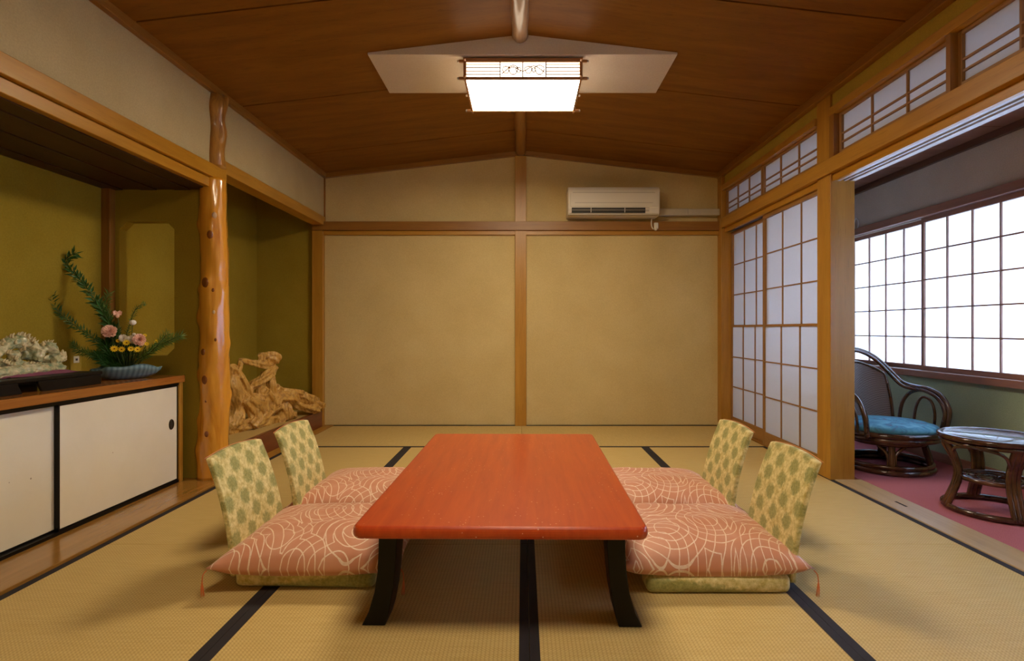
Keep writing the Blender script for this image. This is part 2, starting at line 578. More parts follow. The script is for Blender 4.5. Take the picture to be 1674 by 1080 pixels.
def mat_piece(x0, x1, y0, y1, along):
    g = 0.0008
    m = box('tatami_mat', 'tatami_' + along, x0 + g, x1 - g, y0 + g, y1 - g, -0.051, 0.0, fl, 0.0015)
    w = 0.029
    if along == 'y':
        box('border_cloth', 'heri', x0 + g, x0 + w, y0 + g, y1 - g, -0.002, 0.0014, m)
        box('border_cloth', 'heri', x1 - w, x1 - g, y0 + g, y1 - g, -0.002, 0.0014, m)
    else:
        box('border_cloth', 'heri', x0 + g, x1 - g, y0 + g, y0 + w, -0.002, 0.0014, m)
        box('border_cloth', 'heri', x0 + g, x1 - g, y1 - w, y1 - g, -0.002, 0.0014, m)


xs = [MATL, -0.868, 0.018, 0.917, 1.83]
for i in range(4):
    mat_piece(xs[i], xs[i + 1], 2.225, 4.045, 'y')
    mat_piece(xs[i], xs[i + 1], 0.405, 2.225, 'y')
for a, b in ((MATL, -0.012), (-0.012, 1.83)):
    mat_piece(a, b, 4.045, YB, 'x')
    mat_piece(a, b, YF, 0.405, 'x')

# step board beside the alcove, veranda sill and carpet
box('trim_1', 'step', XA, MATL - 0.004, YF, 3.27, -0.05, 0.012, None, 0.003, **struct('', 'polished brown floor board running along the white cabinet doors', 'floor board'))
box('trim_2', 'sill', 1.834, 1.99, YF, 3.168, -0.05, 0.004, None, 0.003, **struct('', 'pale worn wooden sill between mats and rose carpet', 'sill'))
box('floor_carpet', 'carpet', 1.99, XO, YF, YB, -0.05, 0.0, None, 0, **struct('', 'rose pink carpet on the veranda floor', 'carpet'))
box('sill_mark', 'gapdark', 1.905, 1.915, 2.68, 2.76, 0.004, 0.0052, None, 0, label='short dark scratch in the pale wooden sill', category='scratch')

# ------------------------------------------------------------------ outer shell
box('wall_outer_left', 'olive', XA - 0.1, XA, YF - 0.1, YB + 0.1, -0.1, 2.62, None, 0, **struct('', 'olive green plaster wall at the back of both alcoves', 'wall'))
box('light_seal', 'dark_x', XA - 0.15, XO + 0.12, YF - 0.15, YB + 0.15, 2.6, 2.7, None, 0, **struct('', 'unseen slab above the ceiling, added to keep sky light out', 'light_seal'))  # unseen slab, added so that no sky light leaks in from above
box('wall_front', 'tan', XA - 0.1, XO + 0.1, YF - 0.1, YF, -0.1, 2.62, None, 0, **struct('', 'tan plaster wall behind the viewer', 'wall'))
wb = box('wall_back', 'tan', -1.86, 1.86, YB, YB + 0.1, -0.1, 2.62, None, 0, **struct('', 'tan plaster end wall with central wooden post', 'wall'))
box('wall_back_alcove', 'olive', XA - 0.1, -1.86, YB, YB + 0.1, -0.1, 2.62, None, 0, **struct('', 'olive green end wall of the alcove holding the driftwood', 'wall'))
box('wall_back_veranda', 'grey', 1.86, XO + 0.1, YB, YB + 0.1, -0.1, 2.62, None, 0, **struct('', 'grey end wall of the veranda behind the rattan chair', 'wall'))
# two board panels of the end wall, under the rail
for a, b in ((-1.825, -0.075), (0.032, 1.80)):
    box('wall_panel', 'tan', a, b, YB - 0.006, YB + 0.01, 0.005, 1.755, wb, 0.002)

# left upper wall (above the alcoves)
box('wall_left', 'tan_pale', XL - 0.09, XL, YF, YB, 1.84, 2.33, None, 0, **struct('', 'pale tan upper wall above the alcove beams', 'wall'))
# alcove ceilings
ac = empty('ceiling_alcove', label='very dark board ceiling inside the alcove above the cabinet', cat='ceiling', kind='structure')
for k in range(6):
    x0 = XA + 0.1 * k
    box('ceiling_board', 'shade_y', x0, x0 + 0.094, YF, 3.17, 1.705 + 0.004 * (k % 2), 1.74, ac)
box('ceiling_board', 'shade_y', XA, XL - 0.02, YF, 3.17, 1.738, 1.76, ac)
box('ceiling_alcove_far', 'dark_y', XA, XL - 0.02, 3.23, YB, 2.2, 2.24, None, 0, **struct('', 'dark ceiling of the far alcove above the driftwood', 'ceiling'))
box('wall_alcove_top', 'olive', XA, XL - 0.09, 3.17, 3.23, 1.74, 2.6, None, 0, **struct('', 'hidden upper part of the wall between the two alcoves', 'wall'))

# partition with cut-cornered opening
def partition():
    x0, x1, z0, z1 = XA, -1.84, 0.012, 1.74
    a0, a1, c0, c1, k = -2.377, -2.053, 0.73, 1.52, 0.045
    outer = [(x0, z0), (x1, z0), (x1, z1), (x0, z1)]
    inner = [(a0 + k, c0), (a1 - k, c0), (a1, c0 + k), (a1, c1 - k), (a1 - k, c1), (a0 + k, c1), (a0, c1 - k), (a0, c0 + k)]
    mb = MB()
    for y in (3.17, 3.23):
        mb.v += [(x, y, z) for x, z in outer + inner]
    for b in (0, 12):
        o, i = [b + q for q in range(4)], [b + 4 + q for q in range(8)]
        for q in ((o[0], o[1], i[1], i[0]), (o[1], i[2], i[1]), (o[1], o[2], i[3], i[2]), (o[2], i[4], i[3]), (o[2], o[3], i[5], i[4]),
                  (o[3], i[6], i[5]), (o[3], o[0], i[7], i[6]), (o[0], i[0], i[7])):
            mb.f.append(q)
    for q in range(4):
        mb.f.append((q, (q + 1) % 4, 12 + (q + 1) % 4, 12 + q))
    for q in range(8):
        r = (q + 1) % 8
        mb.f.append((4 + q, 4 + r, 16 + r, 16 + q))
    return mb.obj('wall_partition', 'olive', None, 0, **struct('', 'olive wall between the alcoves with a cut-cornered window opening', 'wall'))
partition()
box('trim_3', 'brown_z', XA, XA + 0.05, 3.125, 3.17, 0.62, 1.705, None, 0.002, **struct('', 'narrow red-brown corner post behind the flower arrangement', 'post'))

# far alcove: raised floor and front sill
box('floor_alcove', 'tatami_y', XA, XL - 0.034, 3.23, YB, -0.05, 0.142, None, 0, **struct('', 'raised matted floor of the alcove under the driftwood', 'floor'))
box('trim_4', 'kamachi', XL - 0.034, XL + 0.005, 3.29, YB - 0.06, -0.05, 0.146, None, 0.004, **struct('', 'dark red lacquered sill of the raised far alcove', 'sill'))
box('trim_5', 'gapdark', XL - 0.02, MATL - 0.002, 3.272, YB, -0.05, -0.004, None, 0, **struct('', 'narrow dark board beside the mats under the alcove sill', 'floor board'))
box('trim_6', 'honey_y', XL + 0.006, MATL - 0.002, 3.272, YB, -0.003, 0.003, None, 0, **struct('', 'thin wooden edge strip between alcove sill and mats', 'floor board'))
# trims on the left
box('trim_7', 'amber_y', XL - 0.05, XL + 0.03, YF, 3.272, 1.772, 1.848, None, 0.003, **struct('', 'amber wooden upper beam above the cabinet alcove', 'beam'))
box('trim_8', 'amber_y', XL - 0.10, XL + 0.008, YF, 3.16, 1.715, 1.770, None, 0.003, **struct('', 'amber wooden lower beam under the upper one, above the cabinet alcove', 'beam'))
box('trim_9', 'honey_y', XL - 0.095, XL + 0.012, 3.20, YB - 0.01, 1.835, 1.915, None, 0.003, **struct('', 'wooden lintel beam above the driftwood alcove', 'beam'))
box('trim_10', 'honey_z', -1.925, -1.826, YB - 0.05, YB, 0.0, 1.785, None, 0.003, **struct('', 'square wooden corner post between driftwood alcove and end wall', 'post'))
box('trim_11', 'brown_z', XL - 0.002, XL + 0.012, YB - 0.012, YB, 1.865, 2.27, None, 0, **struct('', 'thin dark upright bead in the upper corner of the end wall', 'bead'))
# cornices
MB().box(XL - 0.01, XL + 0.03, YF, YB, 2.272, 2.325).obj('trim_12', 'brown_y', None, 0.004, **struct('', 'brown cornice under the ceiling along the alcove side', 'cornice'))
MB().box(XR - 0.04, XR + 0.01, YF, YB, 2.268, 2.325).obj('trim_13', 'brown_y', None, 0.004, **struct('', 'brown cornice under the ceiling along the shoji side', 'cornice'))
mb = MB()
for s in (-1, 1):
    mb.prism([(0, CA - 0.04), (s * 1.83, CE - 0.04), (s * 1.83, CE + 0.02), (0, CA + 0.02)], 'y', YB - 0.035, YB)
mb.obj('trim_14', 'brown_x', None, 0, **struct('', 'sloping brown cornice where the end wall meets the ceiling', 'cornice'))
# end wall: rail, posts
box('trim_15', 'brown_x', -1.925, 1.83, YB - 0.05, YB, 1.787, 1.868, None, 0.003, **struct('', 'brown head rail crossing the end wall', 'rail'))
box('trim_16', 'honey_x', -1.826, 1.80, YB - 0.03, YB, 1.748, 1.786, None, 0.002, **struct('', 'narrow wooden strip directly under the head rail of the end wall', 'rail'))
box('trim_17', 'honey_z', -0.073, 0.030, YB - 0.036, YB, 0.0, 1.787, None, 0.003, **struct('', 'central wooden post of the end wall below the head rail', 'post'))
box('trim_18', 'honey_z', -0.073, 0.030, YB - 0.036, YB, 1.868, 2.47, None, 0.003, **struct('', 'central wooden post of the end wall above the head rail', 'post'))
box('trim_19', 'honey_z', 1.79, 1.90, YB - 0.10, YB, 0.0, 2.27, None, 0.003, **struct('', 'wooden corner post between end wall and shoji doors', 'post'))

# ------------------------------------------------------------------ ceiling boards
ce = empty('ceiling', label='boat-shaped ceiling of brown veneer boards rising to a ridge log', cat='ceiling', kind='structure')
ys = [-0.52, -0.35, 0.60, 1.55, 2.50, 3.45, 4.40, 4.98]
for i in range(len(ys) - 1):
    for s in (-1, 1):
        g = 0.0055
        poly = [(0, CA), (s * 1.86, CE - 0.003), (s * 1.86, CE + 0.012), (0, CA + 0.015)]
        MB().prism(poly, 'y', ys[i] + g, ys[i + 1] - g).obj('ceiling_board', 'ceiling', ce)
for s in (-1, 1):
    MB().prism([(0, CA + 0.016), (s * 1.86, CE + 0.013), (s * 1.86, CE + 0.03), (0, CA + 0.03)], 'y', -0.52, 4.99).obj('ceiling_backing', 'gapdark', ce)


def wobble_log(name, p0, p1, r, mat, label, cat, amp=0.006, n=26, seg=16, flute=0.0, sd=0.0):
    p0, p1 = Vector(p0), Vector(p1)
    mb = MB()
    tg = (p1 - p0).normalized()
    u = Vector((1, 0, 0)) if abs(tg.x) < 0.9 else Vector((0, 0, 1))
    a_ = tg.cross(u).normalized()
    b_ = tg.cross(a_)
    for i in range(n):
        f_ = i / (n - 1)
        c = p0.lerp(p1, f_)
        for k in range(seg):
            an = 2 * PI * k / seg
            q = Vector((math.cos(an) * 1.5 + sd, math.sin(an) * 1.5, f_ * (p1 - p0).length * 7))
            rr = r * (1 + 0.06 * math.sin(an * 5 + f_ * 5) * flute) + amp * noise.noise(q) * 2
            mb.v.append(tuple(c + a_ * math.cos(an) * rr + b_ * math.sin(an) * rr))
    for i in range(n - 1):
        for k in range(seg):
            l = (k + 1) % seg
            mb.f.append((i * seg + k, i * seg + l, (i + 1) * seg + l, (i + 1) * seg + k))
    mb.f.append(tuple(range(seg)))
    mb.f.append(tuple((n - 1) * seg + k for k in range(seg)))
    return mb.obj(name, mat, None, 0, True, kind='structure', label=label, category=cat)


wobble_log('ridge_beam', (-0.017, YF, 2.512), (-0.017, 2.975, 2.512), 0.044, 'ridge', 'rounded ridge log ending at the pale ceiling board, near half of the ceiling', 'beam', 0.003, 60)
wobble_log('ridge_beam', (-0.022, 3.50, 2.512), (-0.022, YB - 0.03, 2.512), 0.046, 'brown_y', 'rounded ridge log between the ceiling lamp and the end wall', 'beam', 0.002, 30)

# pale wedge board carrying the lamp
mbx = MB().prism([(-0.862, cz(0.862) - 0.012), (0.857, cz(0.857) - 0.012), (0.857, cz(0.857)), (0, CA + 0.002), (-0.862, cz(0.862))], 'y', 2.985, 3.475)
mbx.obj('ceiling_mount_board', 'washi', None, 0.002, kind='structure', label='pale papered wedge-shaped board on the ceiling behind the lamp', category='ceiling board')

# ------------------------------------------------------------------ right wall: shoji doors, ranma, beams, pillar
box('wall_right', 'strip', XR, XR + 0.10, YF, YB, 2.178, 2.36, None, 0, **struct('', 'mustard plaster strip above the transom papers', 'wall'))
box('wall_right_upper', 'grey', XR + 0.02, XR + 0.10, YF, YB, 2.33, 2.62, None, 0, **struct('', 'hidden wall above the ceiling line on the shoji side', 'wall'))
box('trim_20', 'honey_y', 1.79, 1.93, YF, YB - 0.1, 1.80, 1.886, None, 0.003, **struct('', 'long honey wooden beam over shoji doors and veranda opening', 'beam'))
box('trim_21', 'amber_y', 1.822, 1.845, YF, YB - 0.1, 1.757, 1.80, None, 0.002, **struct('', 'room-side lip of the grooved door head under the beam', 'door head'))
hd = empty('trim_22', label='grooved sliding-door head with pale tracks over the veranda opening', cat='door head', kind='structure')
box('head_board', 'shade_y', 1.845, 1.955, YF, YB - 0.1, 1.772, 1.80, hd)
for a, b, m in ((1.845, 1.866, 'groove'), (1.886, 1.900, 'groove'), (1.920, 1.955, 'groove')):
    box('track_rib', m, a, b, YF, 3.165, 1.758, 1.772, hd)
box('trim_23', 'honey_y', 1.792, 1.87, YF, 3.167, 2.135, 2.180, None, 0.002, **struct('', 'upper transom rail from the big pillar towards the viewer', 'rail'))
box('trim_24', 'honey_y', 1.792, 1.87, 3.31, YB - 0.1, 2.135, 2.180, None, 0.002, **struct('', 'upper transom rail between the big pillar and the end wall', 'rail'))
box('corner_pillar', 'honey_z', 1.808, 1.952, 3.167, 3.31, 0.0, 1.80, None, 0.003, kind='structure', label='thick square honey wood pillar between shoji doors and veranda opening', category='pillar')
box('corner_pillar', 'honey_z', 1.806, 1.93, 3.167, 3.31, 1.886, 2.27, None, 0.003, kind='structure', label='short upper length of the square pillar, above the long beam', category='pillar')
box('trim_25', 'brown_y', 1.836, 1.90, 3.31, YB - 0.1, -0.05, 0.006, None, 0.002, **struct('', 'wooden floor track under the two shoji doors', 'door track'))


def lattice(name, label, cat, x, y0, y1, z0, z1, cols, rows, stile, rail_t, rail_b, mun, mats, papermat, parent=None, kind='structure', thick=0.026, munz=None):
    """a paper screen in the y-z plane; cols and rows: the muntin positions"""
    if parent is None:
        r = empty(name, label=label, cat=cat, kind=kind)
    else:
        r = empty(name)
        r.parent = parent
    h = thick / 2
    box('stile', mats + '_z', x - h, x + h, y0, y0 + stile, z0, z1, r, 0.0015)
    box('stile', mats + '_z', x - h, x + h, y1 - stile, y1, z0, z1, r, 0.0015)
    box('rail', mats + '_y', x - h, x + h, y0 + stile, y1 - stile, z0, z0 + rail_b, r, 0.0015)
    box('rail', mats + '_y', x - h, x + h, y0 + stile, y1 - stile, z1 - rail_t, z1, r, 0.0015)
    ya, yb, za, zb = y0 + stile, y1 - stile, z0 + rail_b, z1 - rail_t
    cy = [ya] + list(cols) + [yb]
    rz_ = [za] + list(rows) + [zb]
    for c_ in cols:
        box('muntin', mats + '_z', x - h * 0.75, x + 0.001, c_ - mun / 2, c_ + mun / 2, za, zb, r)
    for q in rows:
        box('muntin', mats + '_y', x - h * 0.7, x + 0.0015, ya, yb, q - mun / 2, q + mun / 2, r)
    for i in range(len(cy) - 1):
        for j in range(len(rz_) - 1):
            box('paper_pane', papermat, x + 0.002, x + 0.0035, cy[i], cy[i + 1], rz_[j], rz_[j + 1], r)
    return r


# near shoji door, far shoji door; the lower halves are sliding snow-viewing screens
def shoji(name, label, x, y0, y1):
    r = empty(name, label=label, cat='door', kind='structure')
    st, h = 0.034, 0.015
    box('stile', 'shoji_z', x - h, x + h, y0, y0 + st, 0.006, 1.757, r, 0.002)
    box('stile', 'shoji_z', x - h, x + h, y1 - st, y1, 0.006, 1.757, r, 0.002)
    box('rail', 'shoji_y', x - h, x + h, y0 + st, y1 - st, 0.006, 0.105, r, 0.002)
    box('rail', 'shoji_y', x - h, x + h, y0 + st, y1 - st, 1.728, 1.757, r, 0.002)
    box('rail', 'shoji_y', x - h - 0.002, x + h, y0 + st, y1 - st, 0.905, 0.922, r, 0.001)
    ya, yb = y0 + st, y1 - st
    n = 3
    for zs, dx, cols in (((0.922, 1.191, 1.459, 1.728), 0.0, 3), ((0.105, 0.372, 0.639, 0.905), -0.010, 3)):
        cy = [ya + (yb - ya) * k / cols for k in range(cols + 1)]
        for c_ in cy[1:-1]:
            box('muntin', 'shoji_z', x + dx - 0.006, x + dx + 0.001, c_ - 0.0055, c_ + 0.0055, zs[0], zs[-1], r)
        for q in zs[1:-1]:
            box('muntin', 'shoji_y', x + dx - 0.0055, x + dx + 0.0015, ya, yb, q - 0.0045, q + 0.0045, r)
        for i in range(cols):
            for j in range(3):
                box('paper_pane', 'paper', x + dx + 0.002, x + dx + 0.0035, cy[i], cy[i + 1], zs[j], zs[j + 1], r)
    return r


shoji('door_1', 'white paper shoji door beside the thick square pillar', 1.856, 3.29, 4.137)
shoji('door_2', 'white paper shoji door at the corner with the end wall', 1.890, 4.085, 4.86)


def ranma(n, label, y0, y1):
    cols = [y0 + 0.022 + (y1 - y0 - 0.044) * k / 3 for k in (1, 2)]
    lattice('window_%d' % n, label, 'transom screen', 1.845, y0, y1, 1.886, 2.135, cols, [1.966, 2.014], 0.022, 0.014, 0.034, 0.009, 'shoji', 'paper')


ranma(1, 'long paper transom screen at the end wall corner, above the shoji doors', 4.125, 4.856)
ranma(2, 'long paper transom screen above the shoji door beside the square pillar', 3.312, 4.115)
ranma(3, 'paper transom screen over the veranda opening, touching the square pillar', 2.29, 3.12)
ranma(4, 'paper transom screen over the veranda opening, second from the square pillar', 1.44, 2.27)
ranma(5, 'paper transom screen over the veranda opening, third from the square pillar', 0.60, 1.42)
ranma(6, 'paper transom screen over the veranda opening, out at the near end', -0.24, 0.58)
box('trim_26', 'brown_z', 1.80, 1.87, 2.268, 2.292, 1.886, 2.135, None, 0.001, **struct('', 'upright post between first and second transom screens of the veranda opening', 'post'))
box('trim_27', 'brown_z', 1.80, 1.87, 1.418, 1.442, 1.886, 2.135, None, 0.001, **struct('', 'upright post between second and third transom screens of the veranda opening', 'post'))
box('trim_28', 'brown_z', 1.80, 1.87, 3.12, 3.166, 1.886, 2.135, None, 0.001, **struct('', 'upright transom jamb beside the square pillar', 'post'))
box('trim_29', 'brown_z', 1.80, 1.87, 0.578, 0.602, 1.886, 2.135, None, 0.001, **struct('', 'upright post beyond the third transom screen', 'post'))
box('trim_30', 'brown_z', 1.80, 1.87, YF, -0.24, 1.886, 2.135, None, 0.001, **struct('', 'end post of the transom screens', 'post'))

# ------------------------------------------------------------------ veranda
wo = MB().box(XO, XO + 0.1, YF, YB, -0.1, 0.60).obj('wall_right_lower', 'sage', None, 0, **struct('', 'sage green wall below the veranda windows', 'wall'))
MB().box(XO, XO + 0.1, YF, YB, 1.66, 2.62).obj('wall_right_veranda', 'grey', None, 0, **struct('', 'grey wall above the veranda windows', 'wall'))
MB().box(XO, XO + 0.1, 4.66, YB, 0.6, 1.66).box(XO, XO + 0.1, YF, 0.40, 0.6, 1.66).obj('wall_right_ends', 'sage', None, 0, **struct('', 'wall pieces at both ends of the veranda windows', 'wall'))
box('baseboard_right', 'window_y', XO - 0.015, XO, YF, YB, 0, 0.06, None, 0.002, **struct('', 'pinkish wooden baseboard under the sage green wall', 'baseboard'))
box('trim_31', 'window_y', XO - 0.05, XO + 0.02, YF, YB, 0.555, 0.60, None, 0.003, **struct('', 'wooden window sill above the sage green wall', 'sill'))
box('trim_32', 'window_y', XO - 0.04, XO + 0.02, YF, YB, 1.665, 1.72, None, 0.003, **struct('', 'wooden window head under the grey veranda wall', 'lintel'))
box('trim_33', 'dark_y', XO - 0.03, XO, YF, YB, 2.012, 2.06, None, 0.002, **struct('', 'dark brown cornice of the veranda', 'cornice'))
vc = empty('ceiling_veranda', label='reddish brown board ceiling of the veranda', cat='ceiling', kind='structure')
y = YF
while y < YB:
    y2 = min(y + 0.40, YB)
    box('ceiling_board', 'window_x', 1.93, XO, y + 0.003, y2 - 0.003, 2.055, 2.07, vc)
    y = y2
box('ceiling_backing', 'gapdark', 1.93, XO, YF, YB, 2.069, 2.09, vc)
wn_ = empty('window_7', label='row of white papered sliding sashes along the veranda', cat='window', kind='structure')
ytop = 4.63
for i in range(5):
    y1 = ytop - 0.845 * i
    y0 = y1 - 0.848
    xx = XO + (0.012 if i % 2 else 0.040)
    a, b = y0 + 0.024, y1 - 0.024
    cols = [a + (b - a) * k / 4 for k in (1, 2, 3)]
    rows = [0.632 + 0.1998 * k for k in (1, 2, 3, 4)]
    lattice('sash', None, None, xx, y0, y1, 0.60, 1.665, cols, rows, 0.024, 0.034, 0.032, 0.010, 'window', 'paper_win', parent=wn_)
# ring hook on the grey wall above the window
rh = MB()
c0 = onx(1400, 366, XO - 0.012)
rh.tube([(c0.x, c0.y + 0.03 * math.cos(a), c0.z + 0.045 * math.sin(a)) for a in [2 * PI * k / 14 for k in range(14)]], 0.005, 6, 1, closed=True)
rh.obj('ring_hook', 'metal', None, 0, True, label='pale oval ring on the grey wall above the veranda window', category='hook')

# outside
box('ground', 'ground', XO + 0.1, 40, -25, 30, -3.2, -3.0, None, 0, **struct('', 'pale ground outside the window', 'ground'))
box('roof_eave', 'window_y', XO + 0.1, XO + 0.60, YF - 0.15, YB + 0.15, 1.86, 1.93, None, 0, **struct('', 'eave outside over the veranda window', 'eave'))

# ------------------------------------------------------------------ natural log pillar
def log_pillar():
    # bulges: (height, angle, size)
    rnd = random.Random(3)
    cx, cy = -1.836, 3.195
    mb = MB()
    seg, n = 40, 110
    H = 1.775
    knots = [((352, 352), 0.020, 1), ((346, 384), 0.024, 0), ((349, 474), 0.012, 0), ((350, 510), 0.012, 1), ((337, 462), 0.030, 0), ((352, 555), 0.010, 0),
             ((336, 620), 0.026, 0), ((338, 655), 0.008, 0), ((340, 708), 0.018, 0), ((343, 746), 0.010, 0), ((333, 575), 0.02, 0)]
    kk = []
    for (px, py), s_, pale in knots:
        # the viewer-facing surface of the log
        q = at(px, py, cy - 0.06)
        dx = q.x - cx
        ang = math.atan2(-math.sqrt(max(0.085 ** 2 - min(dx, 0.08) ** 2, 0.0004)), max(-0.08, min(0.08, dx)))
        kk.append((q.z, ang, s_, pale))
    extra = [(0.62, -2.9, 0.022), (0.95, -2.8, 0.03), (1.12, -2.95, 0.02), (0.35, -2.85, 0.02), (0.18, -2.7, 0.024), (1.5, -2.8, 0.02), (0.8, 0.1, 0.02), (0.5, 0.3, 0.015)]
    def rad(an, z):
        r = 0.082 - 0.008 * (z / H) + 0.006 * max(0, 1 - z / 0.25) ** 2
        r += 0.008 * noise.noise(Vector((math.cos(an) * 1.2, math.sin(an) * 1.2, z * 3.5)))
        r += 0.005 * noise.noise(Vector((math.cos(an) * 4, math.sin(an) * 4, z * 9 + 5)))
        for kz, ka, ks, _ in kk:
            d = (((z - kz) / (ks * 1.9)) ** 2 + ((math.remainder(an - ka, 2 * PI)) * 0.085 / (ks * 1.2)) ** 2)
            r += ks * 0.42 * math.exp(-d)
        for kz, ka, ks in extra:
            d = (((z - kz) / (ks * 1.9)) ** 2 + ((math.remainder(an - ka, 2 * PI)) * 0.085 / (ks * 1.3)) ** 2)
            r += ks * 0.6 * math.exp(-d)
        return r
    for i in range(n):
        z = 0.012 + (H - 0.012) * i / (n - 1)
        ox = 0.006 * math.sin(z * 2.1)
        for k in range(seg):
            an = 2 * PI * k / seg
            r = rad(an, z)
            mb.v.append((cx + ox + r * math.cos(an), cy + r * math.sin(an) * 0.95, z))
    for i in range(n - 1):
        for k in range(seg):
            l = (k + 1) % seg
            mb.f.append((i * seg + k, i * seg + l, (i + 1) * seg + l, (i + 1) * seg + k))
    mb.f.append(tuple(range(seg)))
    mb.f.append(tuple((n - 1) * seg + k for k in range(seg)))
    o = mb.obj('log_pillar', 'log', None, 0, True, kind='structure', label='glossy knotty orange natural log pillar between the two alcoves', category='pillar')
    for kz, ka, ks, pale in kk:
        r = rad(ka, kz) - 0.001
        ox = 0.006 * math.sin(kz * 2.1)
        c_ = Vector((cx + ox + r * math.cos(ka), cy + 0.95 * r * math.sin(ka), kz))
        nrm = Vector((math.cos(ka), math.sin(ka), 0))
        sd = Vector((-nrm.y, nrm.x, 0))
        m2 = MB()
        m2.v.append(tuple(c_ + nrm * 0.003))
        for rr, hh in ((0.45, 0.003), (0.75, 0.001), (1.0, -0.004)):
            for q in range(12):
                a = 2 * PI * q / 12
                m2.v.append(tuple(c_ + nrm * (hh * (1 if rr < 1 else 1) + 0.0015) + sd * math.cos(a) * ks * 0.7 * rr + Vector((0, 0, 1)) * math.sin(a) * ks * 1.05 * rr))
        for q in range(12):
            l = (q + 1) % 12
            m2.f.append((0, 1 + q, 1 + l))
            for w in (0, 1):
                m2.f.append((1 + w * 12 + q, 13 + w * 12 + q, 13 + w * 12 + l, 1 + w * 12 + l))
        m2.obj('knot', 'knotpale' if pale else 'knot', o, 0, True)
log_pillar()
wobble_log('log_pillar', (-1.828, 3.20, 1.846), (-1.826, 3.20, 2.275), 0.050, 'logdark', 'short gnarled log length set in the pale wall, above the beams', 'pillar', 0.012, 30, 20)

# ------------------------------------------------------------------ low cabinet
cb = empty('low_cabinet', (-2.2, 2.0, 0.012), label='long low cabinet with cream sliding doors and brown top', cat='cabinet')
def cbx(name, mat, x0, x1, y0, y1, z0, z1, bev=0.0, parent=cb):
    ox, oy, oz = (-2.2, 2.0, 0.012)
    return MB().box(x0 - ox, x1 - ox, y0 - oy, y1 - oy, z0 - oz, z1 - oz).obj(name, mat, parent, bev)
XC = -1.975
cbx('worktop', 'counter', XA + 0.003, XC + 0.018, 0.30, 3.120, 0.582, 0.622, 0.004)
cbx('side_panel', 'honey_z', XA + 0.003, XC + 0.008, 3.085, 3.115, 0.012, 0.582, 0.002)
cbx('side_panel', 'honey_z', XA + 0.003, XC + 0.008, 0.31, 0.34, 0.012, 0.582, 0.002)
cbx('back_panel', 'gapdark', XA + 0.003, XA + 0.02, 0.34, 3.085, 0.012, 0.582)
cbx('door_track', 'black', XC - 0.05, XC + 0.002, 0.34, 3.085, 0.566, 0.582)
cbx('door_track', 'black', XC - 0.05, XC + 0.002, 0.34, 3.085, 0.012, 0.026)
for i, (y0, y1) in enumerate(((2.292, 3.083), (1.50, 2.31), (0.72, 1.512), (0.342, 0.735))):
    xd = XC - (0.004 if i % 2 == 0 else 0.024)
    d = cbx('door', 'cream', xd - 0.016, xd, y0 + 0.006, y1 - 0.006, 0.034, 0.560, 0.001)
    for q in ((y0, y0 + 0.006, 0.026, 0.566), (y1 - 0.006, y1, 0.026, 0.566), (y0 + 0.006, y1 - 0.006, 0.026, 0.034), (y0 + 0.006, y1 - 0.006, 0.560, 0.566)):
        cbx('door_edge', 'black', xd - 0.018, xd + 0.002, *q, parent=d)
    hy = y1 - 0.055 if i % 2 == 0 else y0 + 0.055
    hz = 0.352
    m2 = MB()
    ring = [(xd + 0.0015 - -2.2, hy - 2.0 + 0.018 * math.cos(a), hz - 0.012 + 0.026 * math.sin(a)) for a in [2 * PI * k / 20 for k in range(20)]]
    m2.tube(ring, 0.0035, 6, 1, closed=True)
    m2.obj('handle_ring', 'brass', d, 0, True)
    m3 = MB()
    m3.v = [(xd + 0.001 + 2.2, p[1], p[2]) for p in ring] + [(xd + 0.0016 + 2.2, p[1], p[2]) for p in ring]
    m3.f = [tuple(range(20)), tuple(range(20, 40))] + [(k, (k + 1) % 20, 20 + (k + 1) % 20, 20 + k) for k in range(20)]
    m3.obj('handle_cup', 'slot', d)

# outlet on the alcove wall
q = onx(122, 588, XA)
ot = box('wall_outlet', 'strip', XA, XA + 0.008, q.y - 0.036, q.y + 0.036, q.z - 0.062, q.z + 0.062, None, 0.002, label='pale wall outlet plate beside the fern sprays in the alcove', category='outlet')
box('outlet_socket', 'cream', XA + 0.008, XA + 0.011, q.y - 0.018, q.y + 0.018, q.z - 0.016, q.z + 0.020, ot, 0.001)
box('outlet_slot', 'slot', XA + 0.011, XA + 0.0115, q.y - 0.007, q.y + 0.007, q.z - 0.004, q.z + 0.008, ot)

# ------------------------------------------------------------------ ceiling lamp
NEAR_Y = 0.85
lx, ly0, ly1, lz0, lz1 = 0.33, 3.00, 3.455, 2.283, 2.385
lp = empty('ceiling_lamp', (0.0, 3.2275, 2.40), label='glowing rectangular ceiling lamp with wooden frame and carved front panel', cat='lamp')
def lb(name, mat, x0, x1, y0, y1, z0, z1, bev=0.0, parent=lp):
    return MB().box(x0, x1, y0 - 3.2275, y1 - 3.2275, z0 - 2.40, z1 - 2.40).obj(name, mat, parent, bev)
lb('diffuser', 'glow', -lx + 0.012, lx - 0.012, ly0 + 0.012, ly1 - 0.012, lz0 + 0.002, lz0 + 0.006)
lb('back_plate', 'lampwood', -lx, lx, ly0, ly1, lz1, lz1 + 0.012)
for y_ in (ly0 + 0.008, ly1 - 0.010):
    lb('side_paper', 'glow_side', -lx + 0.02, lx - 0.02, y_, y_ + 0.002, lz0 + 0.012, lz1 - 0.004)
for x_ in (-lx + 0.008, lx - 0.010):
    lb('side_paper', 'glow_end', x_, x_ + 0.002, ly0 + 0.02, ly1 - 0.02, lz0 + 0.012, lz1 - 0.004)
ext = 0.028
